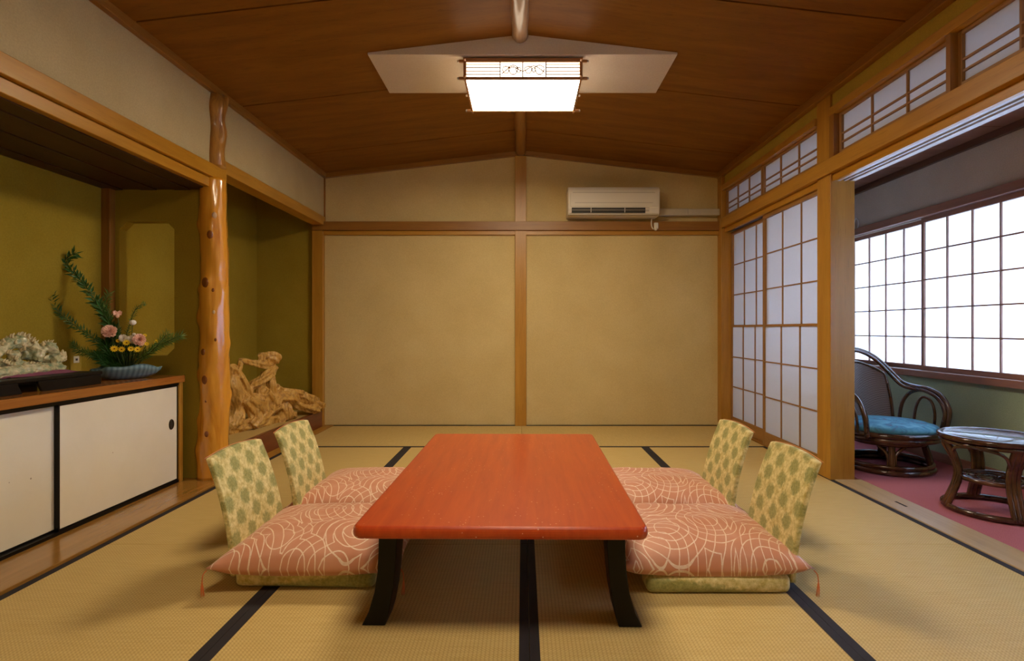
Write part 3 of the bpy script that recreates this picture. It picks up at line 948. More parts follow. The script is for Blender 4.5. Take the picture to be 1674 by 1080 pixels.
for y_ in (ly0, ly1 - 0.012):
    lb('frame_bar', 'lampwood', -lx - ext, lx + ext, y_ - 0.002, y_ + 0.012, lz0 - 0.004, lz0 + 0.010, 0.002)
    lb('frame_bar', 'lampwood', -lx - ext, lx + ext, y_ - 0.002, y_ + 0.012, lz1 - 0.010, lz1 + 0.004, 0.002)
for x_ in (-lx, lx - 0.012):
    lb('frame_bar', 'lampwood', x_, x_ + 0.012, ly0 - ext, ly1 + ext, lz0 - 0.002, lz0 + 0.008, 0.002)
    lb('frame_bar', 'lampwood', x_, x_ + 0.012, ly0 - ext, ly1 + ext, lz1 - 0.008, lz1 + 0.002, 0.002)
    for y_ in (ly0, ly1 - 0.012):
        lb('corner_post', 'lampwood', x_ - 0.002, x_ + 0.014, y_ - 0.002, y_ + 0.014, lz0 - 0.006, lz1 + 0.006, 0.002)
for s_ in (-1, 1):
    for z_ in (lz0 + 0.003, lz1 - 0.003):
        for y_ in (ly0 + 0.005, ly1 - 0.006):
            MB().ell((s_ * (lx + ext + 0.004), y_ - 3.2275, z_ - 2.40), (0.006, 0.008, 0.008), 8, 6).obj('end_cap', 'metal', lp, 0, True)
# fine slats left and right of a carved openwork panel at the front
for k in range(4):
    z_ = lz0 + 0.022 + k * 0.019
    for a, b in ((-lx + 0.014, -0.13), (0.13, lx - 0.014)):
        lb('slat', 'lampwood', a, b, ly0 + 0.003, ly0 + 0.006, z_, z_ + 0.005)
cv = MB()
for x_ in (-0.13, -0.004, 0.125):
    cv.box(x_, x_ + 0.006, ly0 + 0.001 - 3.2275, ly0 + 0.006 - 3.2275, lz0 + 0.01 - 2.40, lz1 - 0.01 - 2.40)
for cx_, rr in ((-0.095, 0.02), (-0.055, 0.026), (-0.025, 0.014), (0.03, 0.02), (0.06, 0.012), (0.092, 0.026)):
    pts = [(cx_ + rr * math.cos(a) * (1 + 0.2 * math.sin(3 * a)), ly0 + 0.003 - 3.2275, lz0 + 0.05 - 2.40 + rr * math.sin(a)) for a in [2 * PI * k / 14 for k in range(14)]]
    cv.tube(pts, 0.003, 5, 1, closed=True)
cv.tube([(-0.12, ly0 + 0.003 - 3.2275, -0.09), (-0.06, ly0 + 0.003 - 3.2275, -0.05), (0, ly0 + 0.003 - 3.2275, -0.075), (0.06, ly0 + 0.003 - 3.2275, -0.045), (0.12, ly0 + 0.003 - 3.2275, -0.08)], 0.003, 5, 4)
cv.obj('carved_panel', 'lampwood', lp)
# the near half of the long room has its own lamp under its own board
near = copy_tree(lp, None, 'second ceiling lamp over the near half of the room, above the viewer')
near.location.y = NEAR_Y
M['glow_near'] = emis('near_lamp_glow', NEAR_LAMP)
for ch in near.children:
    if ch.name.startswith('diffuser'):
        ch.data = ch.data.copy()
        ch.data.materials[0] = M['glow_near']
cz_ = cz(0.86)
MB().prism([(-0.862, cz_ - 0.012), (0.857, cz_ - 0.012), (0.857, cz_), (0, CA + 0.002), (-0.862, cz_)], 'y', NEAR_Y - 0.245, NEAR_Y + 0.245).obj('ceiling_mount_board', 'washi', None, 0.002, kind='structure', label='pale papered wedge-shaped board over the viewer', category='ceiling board')

# ------------------------------------------------------------------ air conditioner, duct
ac_ = empty('air_conditioner', (0.81, YB, 1.90), label='ivory split air conditioner high on the end wall', cat='air conditioner')
def prof_box(name, mat, poly, x0, x1, parent, bev=0.0):
    return MB().prism([(y_ - YB, z_ - 1.90) for y_, z_ in poly], 'x', x0 - 0.81, x1 - 0.81).obj(name, mat, parent, bev)
fy = YB - 0.185
prof_box('casing', 'white_ac', [(YB, 1.895), (YB - 0.12, 1.895), (YB - 0.168, 1.915), (fy, 1.955), (fy, 2.12), (YB - 0.165, 2.150), (YB, 2.155)], 0.397, 1.215, ac_, 0.010)
prof_box('front_panel', 'white_ac', [(fy - 0.006, 1.972), (fy, 1.972), (fy, 2.095), (fy - 0.006, 2.095)], 0.42, 1.195, ac_, 0.003)
prof_box('panel_groove', 'white_ac2', [(fy - 0.0075, 2.092), (fy + 0.0, 2.092), (fy + 0.0, 2.098), (fy - 0.0075, 2.098)], 0.44, 1.17, ac_)
prof_box('panel_groove', 'white_ac2', [(fy - 0.0075, 2.002), (fy, 2.002), (fy, 2.007), (fy - 0.0075, 2.007)], 0.46, 1.15, ac_)
prof_box('air_slot', 'slot', [(fy - 0.003, 1.962), (fy + 0.004, 1.964), (YB - 0.160, 1.926), (YB - 0.166, 1.918), (YB - 0.181, 1.918)], 0.432, 1.085, ac_)
prof_box('bottom_lip', 'white_ac2', [(YB - 0.168, 1.902), (YB - 0.05, 1.890), (YB - 0.05, 1.898), (YB - 0.165, 1.914)], 0.405, 1.205, ac_, 0.002)
prof_box('louver', 'white_ac2', [(fy - 0.005, 1.940), (fy + 0.006, 1.940), (fy + 0.006, 1.9425), (fy - 0.005, 1.9425)], 0.435, 1.08, ac_)
for x_ in (0.60, 0.90):
    prof_box('vane', 'white_ac', [(fy - 0.005, 1.960), (fy + 0.004, 1.960), (YB - 0.160, 1.922), (YB - 0.184, 1.920)], x_, x_ + 0.006, ac_)
prof_box('display', 'white_ac2', [(fy - 0.002, 1.964), (fy + 0.004, 1.964), (YB - 0.160, 1.930), (YB - 0.176, 1.930)], 1.08, 1.12, ac_)
du = empty('duct_cover', (1.5, YB, 1.92), label='pale rectangular pipe cover from air conditioner to corner', cat='pipe cover')
MB().box(-0.29, 0.0, -0.07, 0, 0, 0.062).obj('cover_section', 'white_ac2', du, 0.006)
MB().box(0.0, 0.29, -0.068, 0, 0.001, 0.060).obj('cover_section', 'white_ac2', du, 0.006)
rc = empty('cord_holder', (1.195, YB - 0.05, 1.80), label='small ivory cord holder under the air conditioner on the head rail', cat='holder')
MB().box(-0.004, 0.036, -0.018, 0.0, -0.005, 0.055).obj('casing', 'white_ac', rc, 0.008)
MB().tube([(-0.012, -0.012, 0.125), (-0.022, -0.012, 0.10), (-0.028, -0.012, 0.05), (-0.022, -0.012, 0.01), (-0.005, -0.012, -0.005)], 0.006, 6, 5).obj('cord', 'white_ac', rc, 0, True)
MB().ell((0.010, -0.017, -0.008), (0.014, 0.008, 0.014), 10, 6).obj('knob', 'white_ac', rc, 0, True)

# ------------------------------------------------------------------ dining table
TZ = 0.337
tb = empty('low_dining_table', (-0.057, 2.168, 0.0), math.radians(-0.7), label='low vermilion lacquered dining table with black flared legs', cat='table')
def rounded_top():
    mb = MB()
    hx, hy, r, th = 0.417, 0.672, 0.03, 0.036
    n = 6
    def outline(inset, z):
        pts = []
        for cx_, cy_, a0 in ((hx - r, hy - r, 0), (-hx + r, hy - r, PI / 2), (-hx + r, -hy + r, PI), (hx - r, -hy + r, 1.5 * PI)):
            for k in range(n + 1):
                a = a0 + PI / 2 * k / n
                pts.append((cx_ + (r - inset) * math.cos(a), cy_ + (r - inset) * math.sin(a), z))
        return pts
    rings = []
    for j in range(9):
        a = -PI / 2 + PI * j / 8
        rings.append(outline(0.010 * (1 - math.cos(a)), TZ - th / 2 + (th / 2) * math.sin(a)))
    L = len(rings[0])
    for rg in rings:
        mb.v += rg
    for j in range(len(rings) - 1):
        for k in range(L):
            l = (k + 1) % L
            mb.f.append((j * L + k, j * L + l, (j + 1) * L + l, (j + 1) * L + k))
    mb.f.append(tuple(range(L)))
    mb.f.append(tuple((len(rings) - 1) * L + k for k in range(L)))
    o = mb.obj('tabletop', 'red', tb)
    return o
rounded_top()
for sx in (-1, 1):
    for sy in (-1, 1):
        # a flat leg that sweeps outwards at the foot
        prof = [(0.312, 0.368, 0.302), (0.316, 0.370, 0.22), (0.320, 0.373, 0.16), (0.327, 0.382, 0.10), (0.338, 0.400, 0.04), (0.350, 0.420, 0.0)]
        poly = [(a * sx, z) for a, b, z in prof] + [(b * sx, z) for a, b, z in reversed(prof)]
        y0 = sy * 0.56
        MB().prism(poly, 'y', min(y0, y0 - sy * 0.09), max(y0, y0 - sy * 0.09)).obj('leg', 'black', tb, 0.003)
    MB().box(min(sx * 0.325, sx * 0.355), max(sx * 0.325, sx * 0.355), -0.47, 0.47, 0.25, 0.302).obj('apron', 'black', tb, 0.002)
for sy in (-1, 1):
    MB().box(-0.305, 0.305, min(sy * 0.52, sy * 0.545), max(sy * 0.52, sy * 0.545), 0.262, 0.302).obj('apron', 'black', tb, 0.002)

# ------------------------------------------------------------------ legless chairs
def make_zaisu():
    r = empty('legless_chair')
    r['category'] = 'chair'
    r['group'] = 'legless brocade floor chairs at the table'
    mb = MB()
    mb.box(-0.25, 0.235, -0.205, 0.205, 0.002, 0.062)
    s = mb.obj('seat', 'brocade', r, 0.02, True, 4)
    # backrest: leaning, slightly bowed panel with a gently arched top
    mb = MB()
    ny, nz, th = 14, 14, 0.022
    def P(u, w, side):
        yy = (-0.5 + u) * (0.375 - 0.03 * w)
        top = 0.435 + 0.012 * math.sin(PI * u)
        zz = 0.03 + (top - 0.03) * w
        xx = 0.238 + 0.020 * w + 0.085 * w * w * 0.9 + 0.007 * (1 - (2 * u - 1) ** 2) * w
        xx += th * side
        return (xx, yy, zz)
    for side in (0, 1):
        for i in range(ny + 1):
            for j in range(nz + 1):
                mb.v.append(P(i / ny, j / nz, side))
    K = (ny + 1) * (nz + 1)
    ix = lambda i, j, s_: s_ * K + i * (nz + 1) + j
    for i in range(ny):
        for j in range(nz):
            for s_ in (0, 1):
                mb.f.append((ix(i, j, s_), ix(i + 1, j, s_), ix(i + 1, j + 1, s_), ix(i, j + 1, s_)))
    for i in range(ny):
        for j in (0, nz):
            mb.f.append((ix(i, j, 0), ix(i + 1, j, 0), ix(i + 1, j, 1), ix(i, j, 1)))
    for j in range(nz):
        for i in (0, ny):
            mb.f.append((ix(i, j, 0), ix(i, j + 1, 0), ix(i, j + 1, 1), ix(i, j, 1)))
    b = mb.obj('backrest', 'brocade', r, 0.006)
    pts = [Vector(P(u, 1.0, 1)) for u in (0.0, 0.25, 0.5, 0.75, 1.0)]
    MB().tube(pts, 0.0019, 5, 3).obj('piping', 'pipe', b, 0, True)
    return r


def make_zabuton():
    r = empty('floor_cushion')
    r['category'] = 'cushion'
    r['group'] = 'salmon floor cushions around the table'
    hx, hy, n = 0.322, 0.282, 44
    mb = MB()
    idx = {}
    def pos(i, j, side):
        u, v = 2 * i / n - 1, 2 * j / n - 1
        # pinched edges, drawn-out corners
        x = hx * u * (1 - 0.085 * (1 - v * v) ** 1.0 * abs(u) ** 3)
        y = hy * v * (1 - 0.075 * (1 - u * u) * abs(v) ** 3)
        e = (1 - abs(u) ** 3.2) * (1 - abs(v) ** 3.2)
        e = max(e, 0) ** 0.55
        wr = 0.004 * noise.noise(Vector((u * 3 + 9, v * 3, 0.3)))
        d = 0.0025 * noise.noise(Vector((u * 9, v * 9, 2)))
        seam = 0.086 + 0.014 * (abs(u * v)) ** 2
        if side:
            z = seam + (0.092 + wr * 2) * e + d * e
        else:
            z = seam - 0.026 * min(1, e * 3.0)
        return (x, y, z)
    for side in (1, 0):
        for i in range(n + 1):
            for j in range(n + 1):
                edge = i in (0, n) or j in (0, n)
                if side == 0 and edge:
                    idx[i, j, 0] = idx[i, j, 1]
                    continue
                idx[i, j, side] = len(mb.v)
                mb.v.append(pos(i, j, side))
        for i in range(n):
            for j in range(n):
                mb.f.append((idx[i, j, side], idx[i + 1, j, side], idx[i + 1, j + 1, side], idx[i, j + 1, side]))
    mb.obj('cover', 'zabuton', r, 0, True)
    for sx in (-1, 1):
        for sy in (-1, 1):
            px_, py_ = sx * (hx - 0.004), sy * (hy - 0.004)
            t_ = MB()
            t_.tube([(px_, py_, 0.093), (px_ + sx * 0.010, py_ + sy * 0.004, 0.080), (px_ + sx * 0.012, py_ + sy * 0.006, 0.058)], 0.0018, 5, 3)
            for k in range(7):
                a = 2 * PI * k / 7
                t_.tube([(px_ + sx * 0.012, py_ + sy * 0.006, 0.060), (px_ + sx * 0.012 + 0.003 * math.cos(a), py_ + sy * 0.006 + 0.003 * math.sin(a), 0.04),
                         (px_ + sx * 0.010 + 0.005 * math.cos(a), py_ + sy * 0.006 + 0.005 * math.sin(a), 0.010)], [0.0013, 0.0013, 0.0008], 4, 2)
            t_.obj('tassel', 'orange', r, 0, True)
    return r


z0 = make_zaisu()
c0_ = make_zabuton()
seats = [
    ((0.665, 2.005), 0, 'gold-green brocade legless chair beside the square pillar, near end of table', (0.642, 2.055), 'salmon floor cushion on the near chair on the shoji side'),
    ((0.655, 2.525), 0, 'gold-green brocade legless chair on the shoji side, far end of table', (0.640, 2.630), 'salmon floor cushion on the far chair on the shoji side'),
    ((-0.752, 2.045), PI, 'gold-green brocade legless chair on the cabinet side, near end of table', (-0.731, 2.060), 'salmon floor cushion on the near chair on the cabinet side'),
    ((-0.735, 2.525), PI, 'gold-green brocade legless chair in front of the driftwood alcove', (-0.729, 2.635), 'salmon floor cushion on the far chair on the cabinet side'),
]
for i, (p, rz, lab, q, lab2) in enumerate(seats):
    a = z0 if i == 0 else copy_tree(z0)
    a.location = (*p, 0)
    a.rotation_euler.z = rz + (0.0, 0.02, -0.03, 0.02)[i]
    a['label'] = lab
    b = c0_ if i == 0 else copy_tree(c0_)
    b.location = (*q, 0)
    b.rotation_euler.z = rz + (0.0, 0.015, 0.02, -0.02)[i]
    b['label'] = lab2

# ------------------------------------------------------------------ driftwood
def drift():
    rnd = random.Random(5)
    A_, B_ = Vector((-2.08, 3.72)), Vector((-1.80, 4.86))
    def P(px, py, off=0.0):
        # plan line from A to B, met by the sight line of column px
        k = (px - PX) / F
        d = B_ - A_
        t_ = (k * A_.y - A_.x) / (d.x - k * d.y)
        t_ = max(-0.15, min(1.03, t_))
        g = A_ + d * t_
        n_ = Vector((-1, 0.25)).normalized() * off
        y = g.y + n_.y
        return at(px, py, y) if off == 0 else Vector((g.x + n_.x, g.y + n_.y, at(px, py, g.y).z)), y / F
    paths = [
        [(374, 699, 8), (392, 700, 8), (425, 697, 9), (452, 691, 8), (474, 686, 5)],
        [(372, 607, 5), (377, 625, 8), (386, 645, 10), (392, 668, 10), (388, 688, 11), (374, 698, 8)],
        [(371, 605, 6), (384, 604, 6), (396, 622, 5), (408, 640, 5), (416, 650, 6), (428, 651, 5)],
        [(390, 606, 3), (393, 596, 3), (402, 590, 3.5), (416, 592, 4), (432, 596, 5), (446, 590, 7)],
        [(426, 583, 5), (436, 583, 6.5), (446, 584, 8), (451, 588, 6)],
        [(450, 592, 5), (442, 605, 6), (430, 618, 6), (419, 632, 5), (414, 645, 6)],
        [(452, 598, 4), (449, 612, 6), (446, 628, 6), (452, 642, 7), (459, 652, 8)],
        [(440, 608, 4), (432, 628, 5), (430, 645, 5), (428, 655, 6)],
        [(396, 650, 8), (410, 664, 8), (416, 682, 8), (408, 696, 7)],
        [(428, 655, 6), (432, 672, 7), (420, 688, 7)],
        [(455, 660, 7), (444, 672, 7), (430, 684, 7), (415, 690, 6)],
        [(449, 650, 8), (462, 650, 9), (478, 650, 9)],
        [(474, 643, 5), (490, 646, 6), (504, 652, 6), (518, 657, 5), (528, 664, 3)],
        [(478, 655, 6), (496, 662, 7), (512, 668, 6), (524, 672, 4)],
        [(432, 640, 8), (443, 652, 9), (452, 662, 9)],
        [(398, 652, 8), (418, 666, 9), (440, 674, 8)],
        [(385, 612, 5), (392, 632, 8), (402, 655, 9)],
        [(462, 645, 8), (474, 648, 9), (484, 656, 7)],
        [(455, 634, 5), (468, 638, 4), (486, 641, 4), (504, 645, 3.5), (526, 655, 3)],
        [(464, 658, 8), (467, 672, 8), (464, 684, 8), (459, 692, 6)],
        [(468, 668, 6), (478, 680, 7), (487, 677, 5)],
        [(466, 680, 6), (476, 690, 5)],
    ]
    mb = MB()
    for pth in paths:
        off = 0.0
        pts, rs = [], []
        for j, (px, py, r) in enumerate(pth):
            v, k = P(px, py, rnd.uniform(-0.02, 0.05))
            v.z = max(v.z, 0.146 + r * k * 0.8)
            pts.append(v)
            rs.append(r * k * 1.22)
        mb.tube(pts, rs, 26, 6, flute=0.17)
    # bulk behind, so it has depth
    for (px, py, r, off) in ((395, 675, 14, 0.08), (430, 665, 13, 0.09), (462, 668, 10, 0.08), (410, 690, 12, 0.12)):
        v, k = P(px, py, off)
        mb.ell(v, (r * k * 1.3, r * k * 1.4, r * k), 12, 8)
    o = mb.obj('driftwood_sculpture', 'drift', None, 0, True, label='gnarled polished driftwood root standing in the far alcove', category='driftwood')
    md = o.modifiers.new('remesh', 'REMESH')
    md.mode = 'VOXEL'
    md.voxel_size = 0.0045
    md.use_smooth_shade = True
    tx = bpy.data.textures.new('root_relief', 'CLOUDS')
    tx.noise_scale = 0.06
    tx.noise_depth = 2
    md = o.modifiers.new('relief', 'DISPLACE')
    md.texture = tx
    md.strength = 0.014
    md.mid_level = 0.5
    md.texture_coords = 'LOCAL'
drift()

# ------------------------------------------------------------------ stand, cloth, dragon ornament
st = empty('display_stand', (-2.21, 2.25, 0.622), label='low black lacquered stand under the dragon ornament', cat='stand')
MB().box(-0.17, 0.165, -0.37, 0.37, 0.046, 0.062).obj('top_board', 'black', st, 0.003)
for ya_, yb_, yc_ in ((0.365, 0.045, 0.025), (-0.365, -0.045, -0.065)):
    for xx in (0.150, -0.160):
        poly = [(ya_, 0.0), (yb_, 0.0), (yc_, 0.036), (yc_, 0.046), (ya_, 0.046)]
        MB().prism(poly, 'x', xx, xx + 0.012).obj('leg', 'black', st, 0.002)
mb = MB()
nx, ny_ = 16, 30
for side in (0, 1):
    for i in range(nx + 1):
        for j in range(ny_ + 1):
            u, v = i / nx, j / ny_
            x = -2.33 + 0.21 * u
            y = 2.20 + 0.37 * v
            hump = 0.034 * max(0, 1 - (2 * u - 1) ** 2) * max(0, 1 - (2 * v - 1) ** 2) ** 0.5
            z = 0.6855 + hump + 0.006 * abs(noise.noise(Vector((u * 6, v * 9, 0)))) - (0.0012 if side else 0)
            mb.v.append((x, y + 0.012 * noise.noise(Vector((u * 4, 3, 0))), z))
K = (nx + 1) * (ny_ + 1)
for s_ in (0, 1):
    for i in range(nx):
        for j in range(ny_):
            a = s_ * K + i * (ny_ + 1) + j
            mb.f.append((a, a + 1, a + ny_ + 2, a + ny_ + 1))
mb.obj('display_cloth', 'purple', None, 0, True, label='purple cloth spread between ornament and black stand', category='cloth')

def dragon():
    r = empty('dragon_ornament', (-2.22, 2.2, 0.715), label='pale jade-green ceramic dragon ornament with coiled body on purple cloth', cat='ornament')
    O = Vector(r.location)
    def P(px, py, off=0.0):
        v = onx(px, py, -2.22 + off)
        return v
    mb = MB()
    rnd = random.Random(11)
    paths = [
        [(-22, 600, 9), (-14, 582, 9), (0, 570, 9), (16, 561, 9), (32, 558, 9), (46, 562, 8), (58, 572, 7), (64, 583, 6)],
        [(60, 590, 6), (66, 575, 6), (74, 567, 7), (83, 568, 7), (89, 578, 6), (90, 590, 6)],
        [(88, 590, 5), (97, 589, 4.5), (103, 584, 5)],
        [(52, 578, 5), (58, 588, 6), (64, 598, 7)],
        [(36, 580, 6), (44, 580, 7), (50, 587, 5)],
        [(22, 575, 7), (22, 592, 8), (14, 603, 9)],
        [(72, 582, 5), (78, 592, 5), (84, 598, 5)],
        [(-20, 612, 9), (5, 613, 9), (35, 608, 9), (65, 604, 9), (92, 602, 7), (106, 603, 3)],
        [(0, 590, 7), (-12, 604, 8)],
        [(30, 596, 6), (45, 600, 7), (58, 606, 7)],
    ]
    for n_, pth in enumerate(paths):
        pts, rs = [], []
        off = 0.05 if n_ == 7 else rnd.uniform(-0.03, 0.03)
        for px, py, rr in pth:
            v = P(px, py, off + rnd.uniform(-0.012, 0.012))
            k = v.y / F
            v.z = max(v.z, 0.705)
            pts.append(v - O)
            rs.append(rr * k * 1.2)
        mb.tube(pts, rs, 9, 5)
    b = mb.obj('body', 'jade', r, 0, True)
    md = b.modifiers.new('remesh', 'REMESH')
    md.mode = 'VOXEL'
    md.voxel_size = 0.004
    md.use_smooth_shade = True
    tx = bpy.data.textures.new('scales', 'VORONOI')
    tx.noise_scale = 0.016
    md = b.modifiers.new('scales', 'DISPLACE')
    md.texture = tx
    md.strength = 0.010
    md.texture_coords = 'LOCAL'
    # mane and back spines
    mb = MB()
    def spikes(line, n, l, w):
        for i in range(n):
            f_ = i / max(1, n - 1) * (len(line) - 1)
            a = min(int(f_), len(line) - 2)
            g = f_ - a
            px = line[a][0] * (1 - g) + line[a + 1][0] * g
            py = line[a][1] * (1 - g) + line[a + 1][1] * g
            v = P(px, py, rnd.uniform(-0.02, 0.03)) - O
            d = Vector((rnd.uniform(-0.3, 0.5), rnd.uniform(-0.5, 0.6), 1.0)).normalized()
            mb.tube([v, v + d * l * 0.6, v + d * l + Vector((0, 0.006, 0))], [w, w * 0.75, 0.0012], 6, 3)
    spikes([(0, 566), (16, 554), (32, 549), (46, 553), (58, 563)], 26, 0.022, 0.006)
    spikes([(66, 570), (74, 562), (84, 562), (90, 572)], 12, 0.020, 0.006)
    spikes([(26, 562), (40, 566), (40, 572), (30, 575)], 16, 0.018, 0.006)
    spikes([(5, 592), (20, 598), (45, 596), (70, 598), (95, 598)], 40, 0.016, 0.006)
    spikes([(0, 575), (20, 580), (26, 590)], 14, 0.02, 0.006)
    mb.obj('spines', 'cream_glaze', r, 0, True)
    mb = MB()
    v = P(101, 588) - O
    for a, l in ((0.1, 0.05), (0.5, 0.045), (-0.3, 0.04), (0.9, 0.035)):
        mb.tube([v, v + Vector((0, math.sin(a), math.cos(a))) * l * 0.6, v + Vector((0, math.sin(a), math.cos(a))) * l], [0.010, 0.011, 0.002], 8, 3)
    mb.obj('tail_fin', 'cream_glaze', r, 0, True)
dragon()

# ------------------------------------------------------------------ flower arrangement
BX, BY, BZ = -2.12, 2.885, 0.622
mb = MB()
seg, rings = 36, 9
prof = [(0.35, 0.0), (0.55, 0.004), (0.80, 0.022), (0.95, 0.045), (1.0, 0.066), (0.94, 0.064), (0.80, 0.042), (0.5, 0.022), (0.2, 0.018)]
for j, (rr, zz) in enumerate(prof):
    for k in range(seg):
        a = 2 * PI * k / seg
        wav = 1 + 0.05 * math.sin(7 * a) * rr
        lift = 0.012 * math.cos(2 * a + PI) * -1 * (zz / 0.066) + 0.005 * math.sin(6 * a) * (zz / 0.066)
        mb.v.append((0.105 * rr * wav * math.cos(a), 0.155 * rr * wav * math.sin(a), zz + (lift if j > 1 else 0)))
for j in range(len(prof) - 1):
    for k in range(seg):
        l = (k + 1) % seg
        mb.f.append((j * seg + k, j * seg + l, (j + 1) * seg + l, (j + 1) * seg + k))
mb.f.append(tuple(range(seg)))
mb.f.append(tuple((len(prof) - 1) * seg + k for k in range(seg)))
bo = mb.obj('flower_bowl', 'bluebowl', None, 0, True, label='blue ribbed ceramic flower bowl with wavy rim on the cabinet', category='bowl')
bo.location = (BX, BY, BZ)
# bowl's long side follows the sight of the photograph: across the cabinet end
bo.rotation_euler.z = math.radians(-38)

fl_rnd = random.Random(21)
def fp(px, py, off=0.0):
    return at(px, py, 2.88 + off)

ROOT = Vector((BX, BY, BZ + 0.02))
def branch(name, label, pts, leaf, n, ll, lw, mat, off=0.0, cat='branch', group='green sprays in the flower bowl', spread=0.9, leafless=0.25):
    r = empty(name, tuple(ROOT), label=label, cat=cat, group=group)
    P_ = [ROOT + Vector((fl_rnd.uniform(-0.02, 0.02), fl_rnd.uniform(-0.03, 0.03), 0))] + [fp(x, y, off * (k + 1) / len(pts)) for k, (x, y) in enumerate(pts)]
    P_ = [p - ROOT for p in P_]
    MB().tube(P_, [0.0028] + [0.0022] * (len(P_) - 2) + [0.001], 5, 4).obj('stem', 'stem', r, 0, True)
    mb = MB()
    segs = [(P_[i + 1] - P_[i]).length for i in range(len(P_) - 1)]
    tot = sum(segs)
    n = int(n * 1.35)
    for i in range(n):
        d = tot * (leafless + (1 - leafless) * (i + 0.5) / n)
        k = 0
        while k < len(segs) - 1 and d > segs[k]:
            d -= segs[k]
            k += 1
        g = min(d / segs[k], 1)
        p = P_[k].lerp(P_[k + 1], g)
        tg = (P_[k + 1] - P_[k]).normalized()
        a = i * 2.4
        pr = tg.cross(Vector((0, 1, 0.2))).normalized()
        pr2 = tg.cross(pr).normalized()
        out = (pr * math.cos(a) + pr2 * math.sin(a))
        dr = tg * fl_rnd.uniform(0.5, 1.0) + out * spread
        mb.leaf(p, dr, ll * fl_rnd.uniform(0.8, 1.4), lw * 1.2, Vector((fl_rnd.uniform(-1, 1), -1, fl_rnd.uniform(-0.5, 1))))
    mb.obj('leaves', mat, r, 0, False, kind='stuff')
    return r

branch('leafy_branch', 'tallest dark green leafy branch curving up along the alcove wall', [(196, 575), (184, 540), (165, 505), (142, 470), (120, 445), (106, 428), (112, 420), (122, 414)], 0, 120, 0.042, 0.011, 'leaf', 0.0)
branch('leafy_branch', 'shorter dark leafy branch behind the tall curving one', [(192, 570), (180, 540), (172, 515), (160, 492)], 0, 90, 0.036, 0.009, 'leaf', 0.06)
branch('leafy_branch', 'long drooping leafy branch reaching towards the dragon ornament side, above the outlet', [(178, 575), (150, 550), (120, 530), (98, 512), (86, 496), (84, 484)], 0, 120, 0.036, 0.006, 'leaf', -0.08, spread=1.0)
branch('fern_spray', 'feathery pale green spray standing behind the tall branch', [(190, 560), (180, 520), (172, 496), (178, 478)], 0, 170, 0.032, 0.0035, 'leaf2', 0.05)
branch('fern_spray', 'feathery pale green spray hanging low over the wall outlet', [(178, 585), (150, 580), (130, 572), (118, 562)], 0, 190, 0.034, 0.0035, 'leaf2', 0.04)
branch('fern_spray', 'feathery spray leaning out past the cut-cornered wall opening', [(222, 584), (246, 572), (266, 562), (284, 553), (296, 549)], 0, 210, 0.036, 0.0032, 'leaf2', 0.02)
branch('fern_spray', 'short feathery spray low at the bowl on the opening side', [(222, 590), (240, 580), (256, 566), (274, 545)], 0, 150, 0.032, 0.0032, 'leaf2', -0.05)
branch('fern_spray', 'thin feathery tip above the pink lily, against the wall opening', [(206, 560), (212, 530), (222, 505), (236, 496)], 0, 80, 0.020, 0.003, 'leaf2', 0.05, leafless=0.5)
branch('leafy_branch', 'dark leafy filler branch low behind the yellow daisies', [(206, 585), (212, 570), (218, 560)], 0, 90, 0.045, 0.013, 'leaf', 0.02, leafless=0.1)
branch('leafy_branch', 'dark leafy filler branch low under the pink carnation', [(188, 592), (176, 575), (172, 558)], 0, 110, 0.045, 0.012, 'leaf', 0.0, leafless=0.1)
branch('leafy_branch', 'dark leafy filler branch between bowl rim and dragon stand', [(184, 596), (168, 590), (156, 578)], 0, 100, 0.036, 0.009, 'leaf', -0.05, leafless=0.1)
branch('leafy_branch', 'dark leafy filler branch directly behind the big pink carnation', [(196, 580), (190, 560), (186, 535)], 0, 110, 0.04, 0.012, 'leaf', 0.04, leafless=0.1)

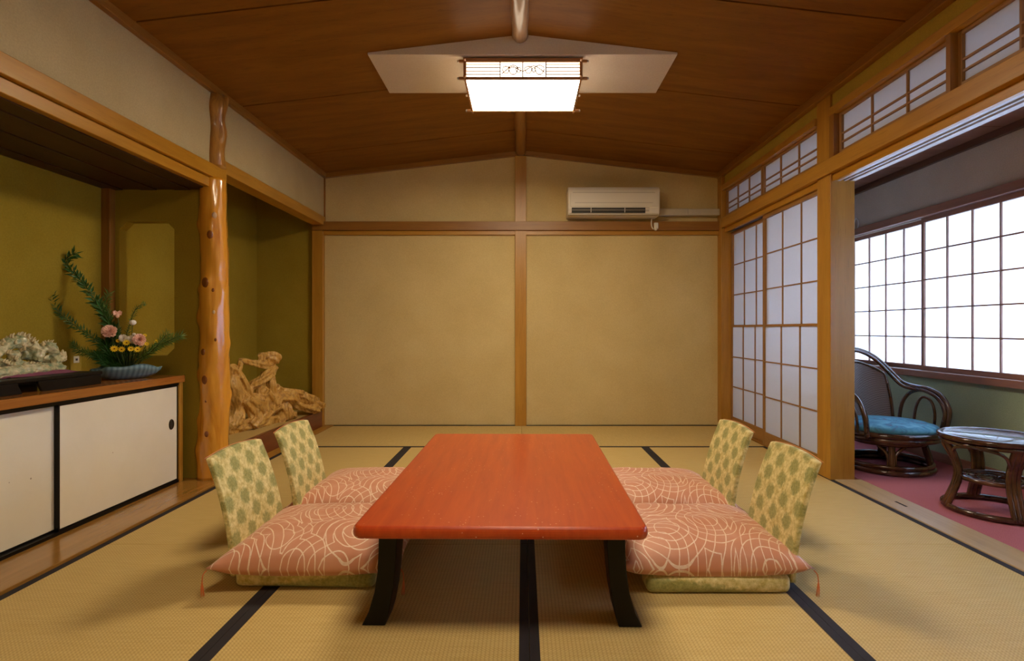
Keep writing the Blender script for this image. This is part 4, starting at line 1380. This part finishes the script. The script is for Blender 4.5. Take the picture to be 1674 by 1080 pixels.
def flower(name, label, px, py, r, kind, mat, off=-0.05, group=None):
    o = empty(name, tuple(ROOT), label=label, cat='flower', group=group)
    c = fp(px, py, off) - ROOT
    MB().tube([Vector((fl_rnd.uniform(-0.02, 0.02), fl_rnd.uniform(-0.02, 0.02), 0)), c * 0.5 + Vector((0, 0, -0.01)), c], 0.002, 5, 3).obj('stem', 'stem', o, 0, True)
    mb = MB()
    fwd = Vector((0.55, -0.75, 0.35)).normalized()
    sd = fwd.cross(Vector((0, 0, 1))).normalized()
    up = sd.cross(fwd)
    if kind == 'carnation':
        for ring, (n_, tilt, l) in enumerate(((14, 1.45, 0.95), (14, 1.1, 0.95), (12, 0.75, 0.9), (9, 0.4, 0.8), (5, 0.1, 0.7))):
            for k in range(n_):
                a = 2 * PI * k / n_ + ring * 0.4 + fl_rnd.uniform(-0.15, 0.15)
                rad_ = sd * math.cos(a) + up * math.sin(a)
                d = rad_ * math.sin(tilt) + fwd * math.cos(tilt)
                q = c + d * r * l * 0.35
                b_ = len(mb.v)
                tw = rad_.cross(fwd) * r * 0.26
                tip = c + d * r * l * fl_rnd.uniform(0.85, 1.05)
                mb.v += [tuple(c), tuple(q + tw * 0.7), tuple(tip + tw), tuple(tip + fwd * r * 0.12), tuple(tip - tw), tuple(q - tw * 0.7)]
                mb.f += [(b_, b_ + 1, b_ + 2, b_ + 3), (b_, b_ + 3, b_ + 4, b_ + 5)]
        mb.ell(c, (r * 0.35,) * 3, 8, 5)
    elif kind == 'daisy':
        for k in range(11):
            a = 2 * PI * k / 11
            rad_ = sd * math.cos(a) + up * math.sin(a)
            mb.leaf(c, rad_ + fwd * 0.2, r * 1.1, r * 0.55, fwd)
    elif kind == 'bud':
        for k in range(6):
            a = 2 * PI * k / 6
            rad_ = sd * math.cos(a) + up * math.sin(a) * 0.3
            mb.leaf(c, rad_ * 0.75 + Vector((0, 0, 0.9)), r * 1.3, r * 0.9, fwd)
        mb.ell(c, (r * 0.4, r * 0.4, r * 0.5), 8, 5)
    else:
        mb.ell(c, (r, r, r * 0.85), 12, 8)
        for k in range(14):
            a = k * 2.4
            d = Vector((math.cos(a), math.sin(a), 0.3 + 0.05 * k))
            mb.leaf(c, d, r * 1.15, r * 0.8, Vector((0, 0, 1)))
    mb.obj('petals', mat, o, 0, False)
    if kind == 'daisy':
        MB().ell(c + fwd * 0.002, (r * 0.2,) * 3, 8, 5).obj('flower_centre', 'eye', o, 0, True)
    return o

flower('carnation', 'large salmon pink carnation under the lily bud', 179, 542, 0.036, 'carnation', 'pink')
flower('carnation', 'broad pale pink carnation above the yellow daisies, on the opening side', 228, 556, 0.034, 'carnation', 'pink')
flower('carnation', 'pale pink carnation squeezed beside the broad one', 216, 555, 0.026, 'carnation', 'whitep', -0.04)
flower('carnation', 'small whitish carnation right above the daisies, under the large pink one', 201, 553, 0.022, 'carnation', 'whitep')
flower('lily_bud', 'half-open pink lily bud at the top of the flowers', 192, 516, 0.024, 'bud', 'pink')
flower('white_blossom', 'round white blossom beside the lily bud', 217, 527, 0.016, 'ball', 'whitep')
flower('white_blossom', 'tiny white bud above the broad pink carnation', 219, 546, 0.008, 'ball', 'whitep')
flower('white_blossom', 'tiny white bud closest to the yellow sprig', 225, 547, 0.007, 'ball', 'whitep')
DG = 'yellow daisies in the flower bowl'
flower('daisy', 'yellow daisy lowest on the dragon side of the bouquet', 187, 570, 0.019, 'daisy', 'yellow', -0.08, DG)
flower('daisy', 'yellow daisy in the lower row, second from the dragon side', 199, 571, 0.017, 'daisy', 'yellow', -0.08, DG)
flower('daisy', 'yellow daisy above the lower row, touching the small whitish carnation', 207, 560, 0.017, 'daisy', 'yellow', -0.08, DG)
flower('daisy', 'yellow daisy in the lower row, second from the opening side', 214, 570, 0.016, 'daisy', 'yellow', -0.08, DG)
flower('daisy', 'yellow daisy at the opening side end of the lower row', 225, 571, 0.017, 'daisy', 'yellow', -0.08, DG)
flower('daisy', 'small yellow daisy under the broad pink carnation', 240, 562, 0.011, 'daisy', 'yellow', -0.06, DG)
flower('yellow_sprig', 'small yellow blossom higher up beside the broad carnation', 237, 548, 0.010, 'daisy', 'yellow', -0.03)
flower('yellow_sprig', 'small yellow blossom out on the feathery spray', 256, 558, 0.011, 'daisy', 'yellow', -0.03)
flower('daisy', 'small yellow daisy under the large salmon carnation', 193, 557, 0.011, 'daisy', 'yellow', -0.06, DG)

# ------------------------------------------------------------------ rattan chair
def ringpts(r, z, n=28, sx=1.0, sy=1.0):
    return [(r * sx * math.cos(2 * PI * k / n), r * sy * math.sin(2 * PI * k / n), z) for k in range(n)]

rc_ = empty('rattan_chair', (2.338, 3.46, 0.0), math.radians(12), label='dark rattan swivel armchair with round turquoise cushion on the veranda', cat='chair')
# local: +y is the back, -y the front
def R(name, mb, mat='rattan', parent=rc_, smooth=True):
    return mb.obj(name, mat, parent, 0, smooth)
R('base_ring', MB().tube(ringpts(0.245, 0.018), 0.017, 8, 1, closed=True).tube(ringpts(0.240, 0.048), 0.014, 8, 1, closed=True))
for k in range(4):
    a = PI / 4 + k * PI / 2 + 0.1
    c_, s_ = math.cos(a), math.sin(a)
    R('leg', MB().tube([(0.235 * c_, 0.235 * s_, 0.02), (0.215 * c_, 0.215 * s_, 0.10), (0.19 * c_, 0.19 * s_, 0.185)], 0.020, 8, 3)
      .tube([(0.225 * c_ - s_ * 0.018, 0.225 * s_ + c_ * 0.018, 0.03), (0.205 * c_ - s_ * 0.022, 0.205 * s_ + c_ * 0.022, 0.12), (0.19 * c_ - s_ * 0.07, 0.19 * s_ + c_ * 0.07, 0.172)], 0.010, 6, 4)
      .tube([(0.225 * c_ + s_ * 0.018, 0.225 * s_ - c_ * 0.018, 0.03), (0.205 * c_ + s_ * 0.022, 0.205 * s_ - c_ * 0.022, 0.12), (0.19 * c_ + s_ * 0.07, 0.19 * s_ - c_ * 0.07, 0.172)], 0.010, 6, 4))
R('swivel_ring', MB().tube(ringpts(0.20, 0.185), 0.018, 8, 1, closed=True).lathe([(0.14, 0.18), (0.15, 0.20), (0.15, 0.215)], seg=20))
R('seat_frame', MB().tube(ringpts(0.272, 0.215), 0.017, 8, 1, closed=True).tube(ringpts(0.280, 0.243), 0.017, 8, 1, closed=True).lathe([(0.25, 0.225), (0.26, 0.236), (0.25, 0.246)], seg=24))
R('seat_cushion', MB().lathe([(0.20, 0.245), (0.262, 0.252), (0.276, 0.268), (0.268, 0.285), (0.22, 0.300), (0.12, 0.308), (0.01, 0.310)], seg=32), 'bluecloth')
outer = [(0.285, -0.14, 0.225), (0.315, -0.15, 0.36), (0.318, -0.10, 0.455), (0.312, -0.02, 0.495), (0.298, 0.07, 0.503), (0.272, 0.14, 0.525), (0.235, 0.20, 0.60), (0.17, 0.255, 0.69), (0.085, 0.285, 0.738), (0, 0.292, 0.75)]
full = outer + [(-x, y_, z_) for x, y_, z_ in reversed(outer[:-1])]
R('outer_frame', MB().tube(full, 0.015, 8, 5))
inner = [(x * 0.94 if i < 5 else x * 0.90, y_ + (0.012 if i < 5 else -0.012), z_ - 0.012 if i > 1 else z_) for i, (x, y_, z_) in enumerate(outer)]
full2 = inner + [(-x, y_, z_) for x, y_, z_ in reversed(inner[:-1])]
R('inner_frame', MB().tube(full2, 0.012, 8, 5))
for sx in (-1, 1):
    R('arm_hoop', MB().tube([(sx * 0.275, 0.17, 0.245), (sx * 0.29, 0.16, 0.38), (sx * 0.30, 0.10, 0.465), (sx * 0.308, 0.0, 0.482), (sx * 0.306, -0.09, 0.44), (sx * 0.30, -0.135, 0.34), (sx * 0.283, -0.13, 0.235)], 0.012, 7, 4))
    R('arm_hoop', MB().tube([(sx * 0.285, 0.07, 0.245), (sx * 0.295, 0.06, 0.37), (sx * 0.300, 0.02, 0.44), (sx * 0.302, -0.04, 0.42), (sx * 0.296, -0.07, 0.34), (sx * 0.287, -0.07, 0.245)], 0.009, 6, 4))
# woven back panel
mb = MB()
n1, n2 = 14, 16
for side in (0, 1):
    for i in range(n1 + 1):
        for j in range(n2 + 1):
            u, w = 2 * i / n1 - 1, j / n2
            z_ = 0.255 + 0.40 * w - 0.05 * abs(u) ** 2.5 * w
            hw = 0.205 * (1 - 0.22 * w * w)
            x = u * hw
            y_ = 0.235 + 0.045 * w - 0.09 * u * u + (0.008 if side else 0)
            mb.v.append((x, y_, z_))
K = (n1 + 1) * (n2 + 1)
for i in range(n1):
    for j in range(n2):
        for s_ in (0, 1):
            a = s_ * K + i * (n2 + 1) + j
            mb.f.append((a, a + 1, a + n2 + 2, a + n2 + 1))
R('woven_back', mb, 'weave')
fr = [(-0.205, 0.145, 0.25), (-0.198, 0.16, 0.42), (-0.18, 0.185, 0.56), (-0.155, 0.20, 0.60), (-0.08, 0.265, 0.648), (0, 0.282, 0.662)]
fr = fr + [(-x, y_, z_) for x, y_, z_ in reversed(fr[:-1])]
R('back_rim', MB().tube(fr, 0.010, 7, 4))

# ------------------------------------------------------------------ rattan glass table
rt = empty('rattan_side_table', (2.30, 2.625, 0.0), math.atan2(0.055, -0.19), label='round dark rattan side table with glass top on the rose carpet', cat='table')
Q = lambda name, mb, mat='rattan': mb.obj(name, mat, rt, 0, True)
Q('base_ring', MB().tube(ringpts(0.20, 0.016), 0.015, 8, 1, closed=True))
Q('top_rim', MB().tube(ringpts(0.215, 0.360), 0.014, 8, 1, closed=True).tube(ringpts(0.208, 0.336), 0.010, 8, 1, closed=True))
Q('glass_top', MB().lathe([(0.200, 0.362), (0.203, 0.366), (0.200, 0.370)], seg=40), 'glass')
for k in range(4):
    a = k * PI / 2
    c_, s_ = math.cos(a), math.sin(a)
    m_ = MB()
    for dt, rr in ((-0.017, 0.013), (0.0, 0.015), (0.017, 0.013)):
        pr = [(0.205, 0.010), (0.190, 0.05), (0.165, 0.11), (0.150, 0.17), (0.155, 0.22), (0.175, 0.28), (0.195, 0.32), (0.208, 0.345)]
        m_.tube([(r_ * c_ - s_ * dt, r_ * s_ + c_ * dt, z_) for r_, z_ in pr], rr, 7, 2)
    Q('leg', m_)
    for sg in (-1, 1):
        pts = []
        for f_, z_ in ((0.10, 0.235), (0.20, 0.290), (0.38, 0.318), (0.72, 0.330)):
            an = a + sg * f_
            r_ = 0.165 + 0.04 * min(1, (z_ - 0.235) / 0.09)
            pts.append((r_ * math.cos(an), r_ * math.sin(an), z_))
        Q('brace', MB().tube(pts, 0.008, 6, 4))
m_ = MB().tube(ringpts(0.140, 0.160), 0.012, 8, 1, closed=True).tube(ringpts(0.105, 0.158), 0.007, 6, 1, closed=True).tube(ringpts(0.065, 0.158), 0.006, 6, 1, closed=True)
for k in range(12):
    a = 2 * PI * k / 12
    m_.tube([(0.01 * math.cos(a), 0.01 * math.sin(a), 0.158), (0.14 * math.cos(a + 0.35), 0.14 * math.sin(a + 0.35), 0.158)], 0.005, 5, 1)
Q('lower_shelf', m_)
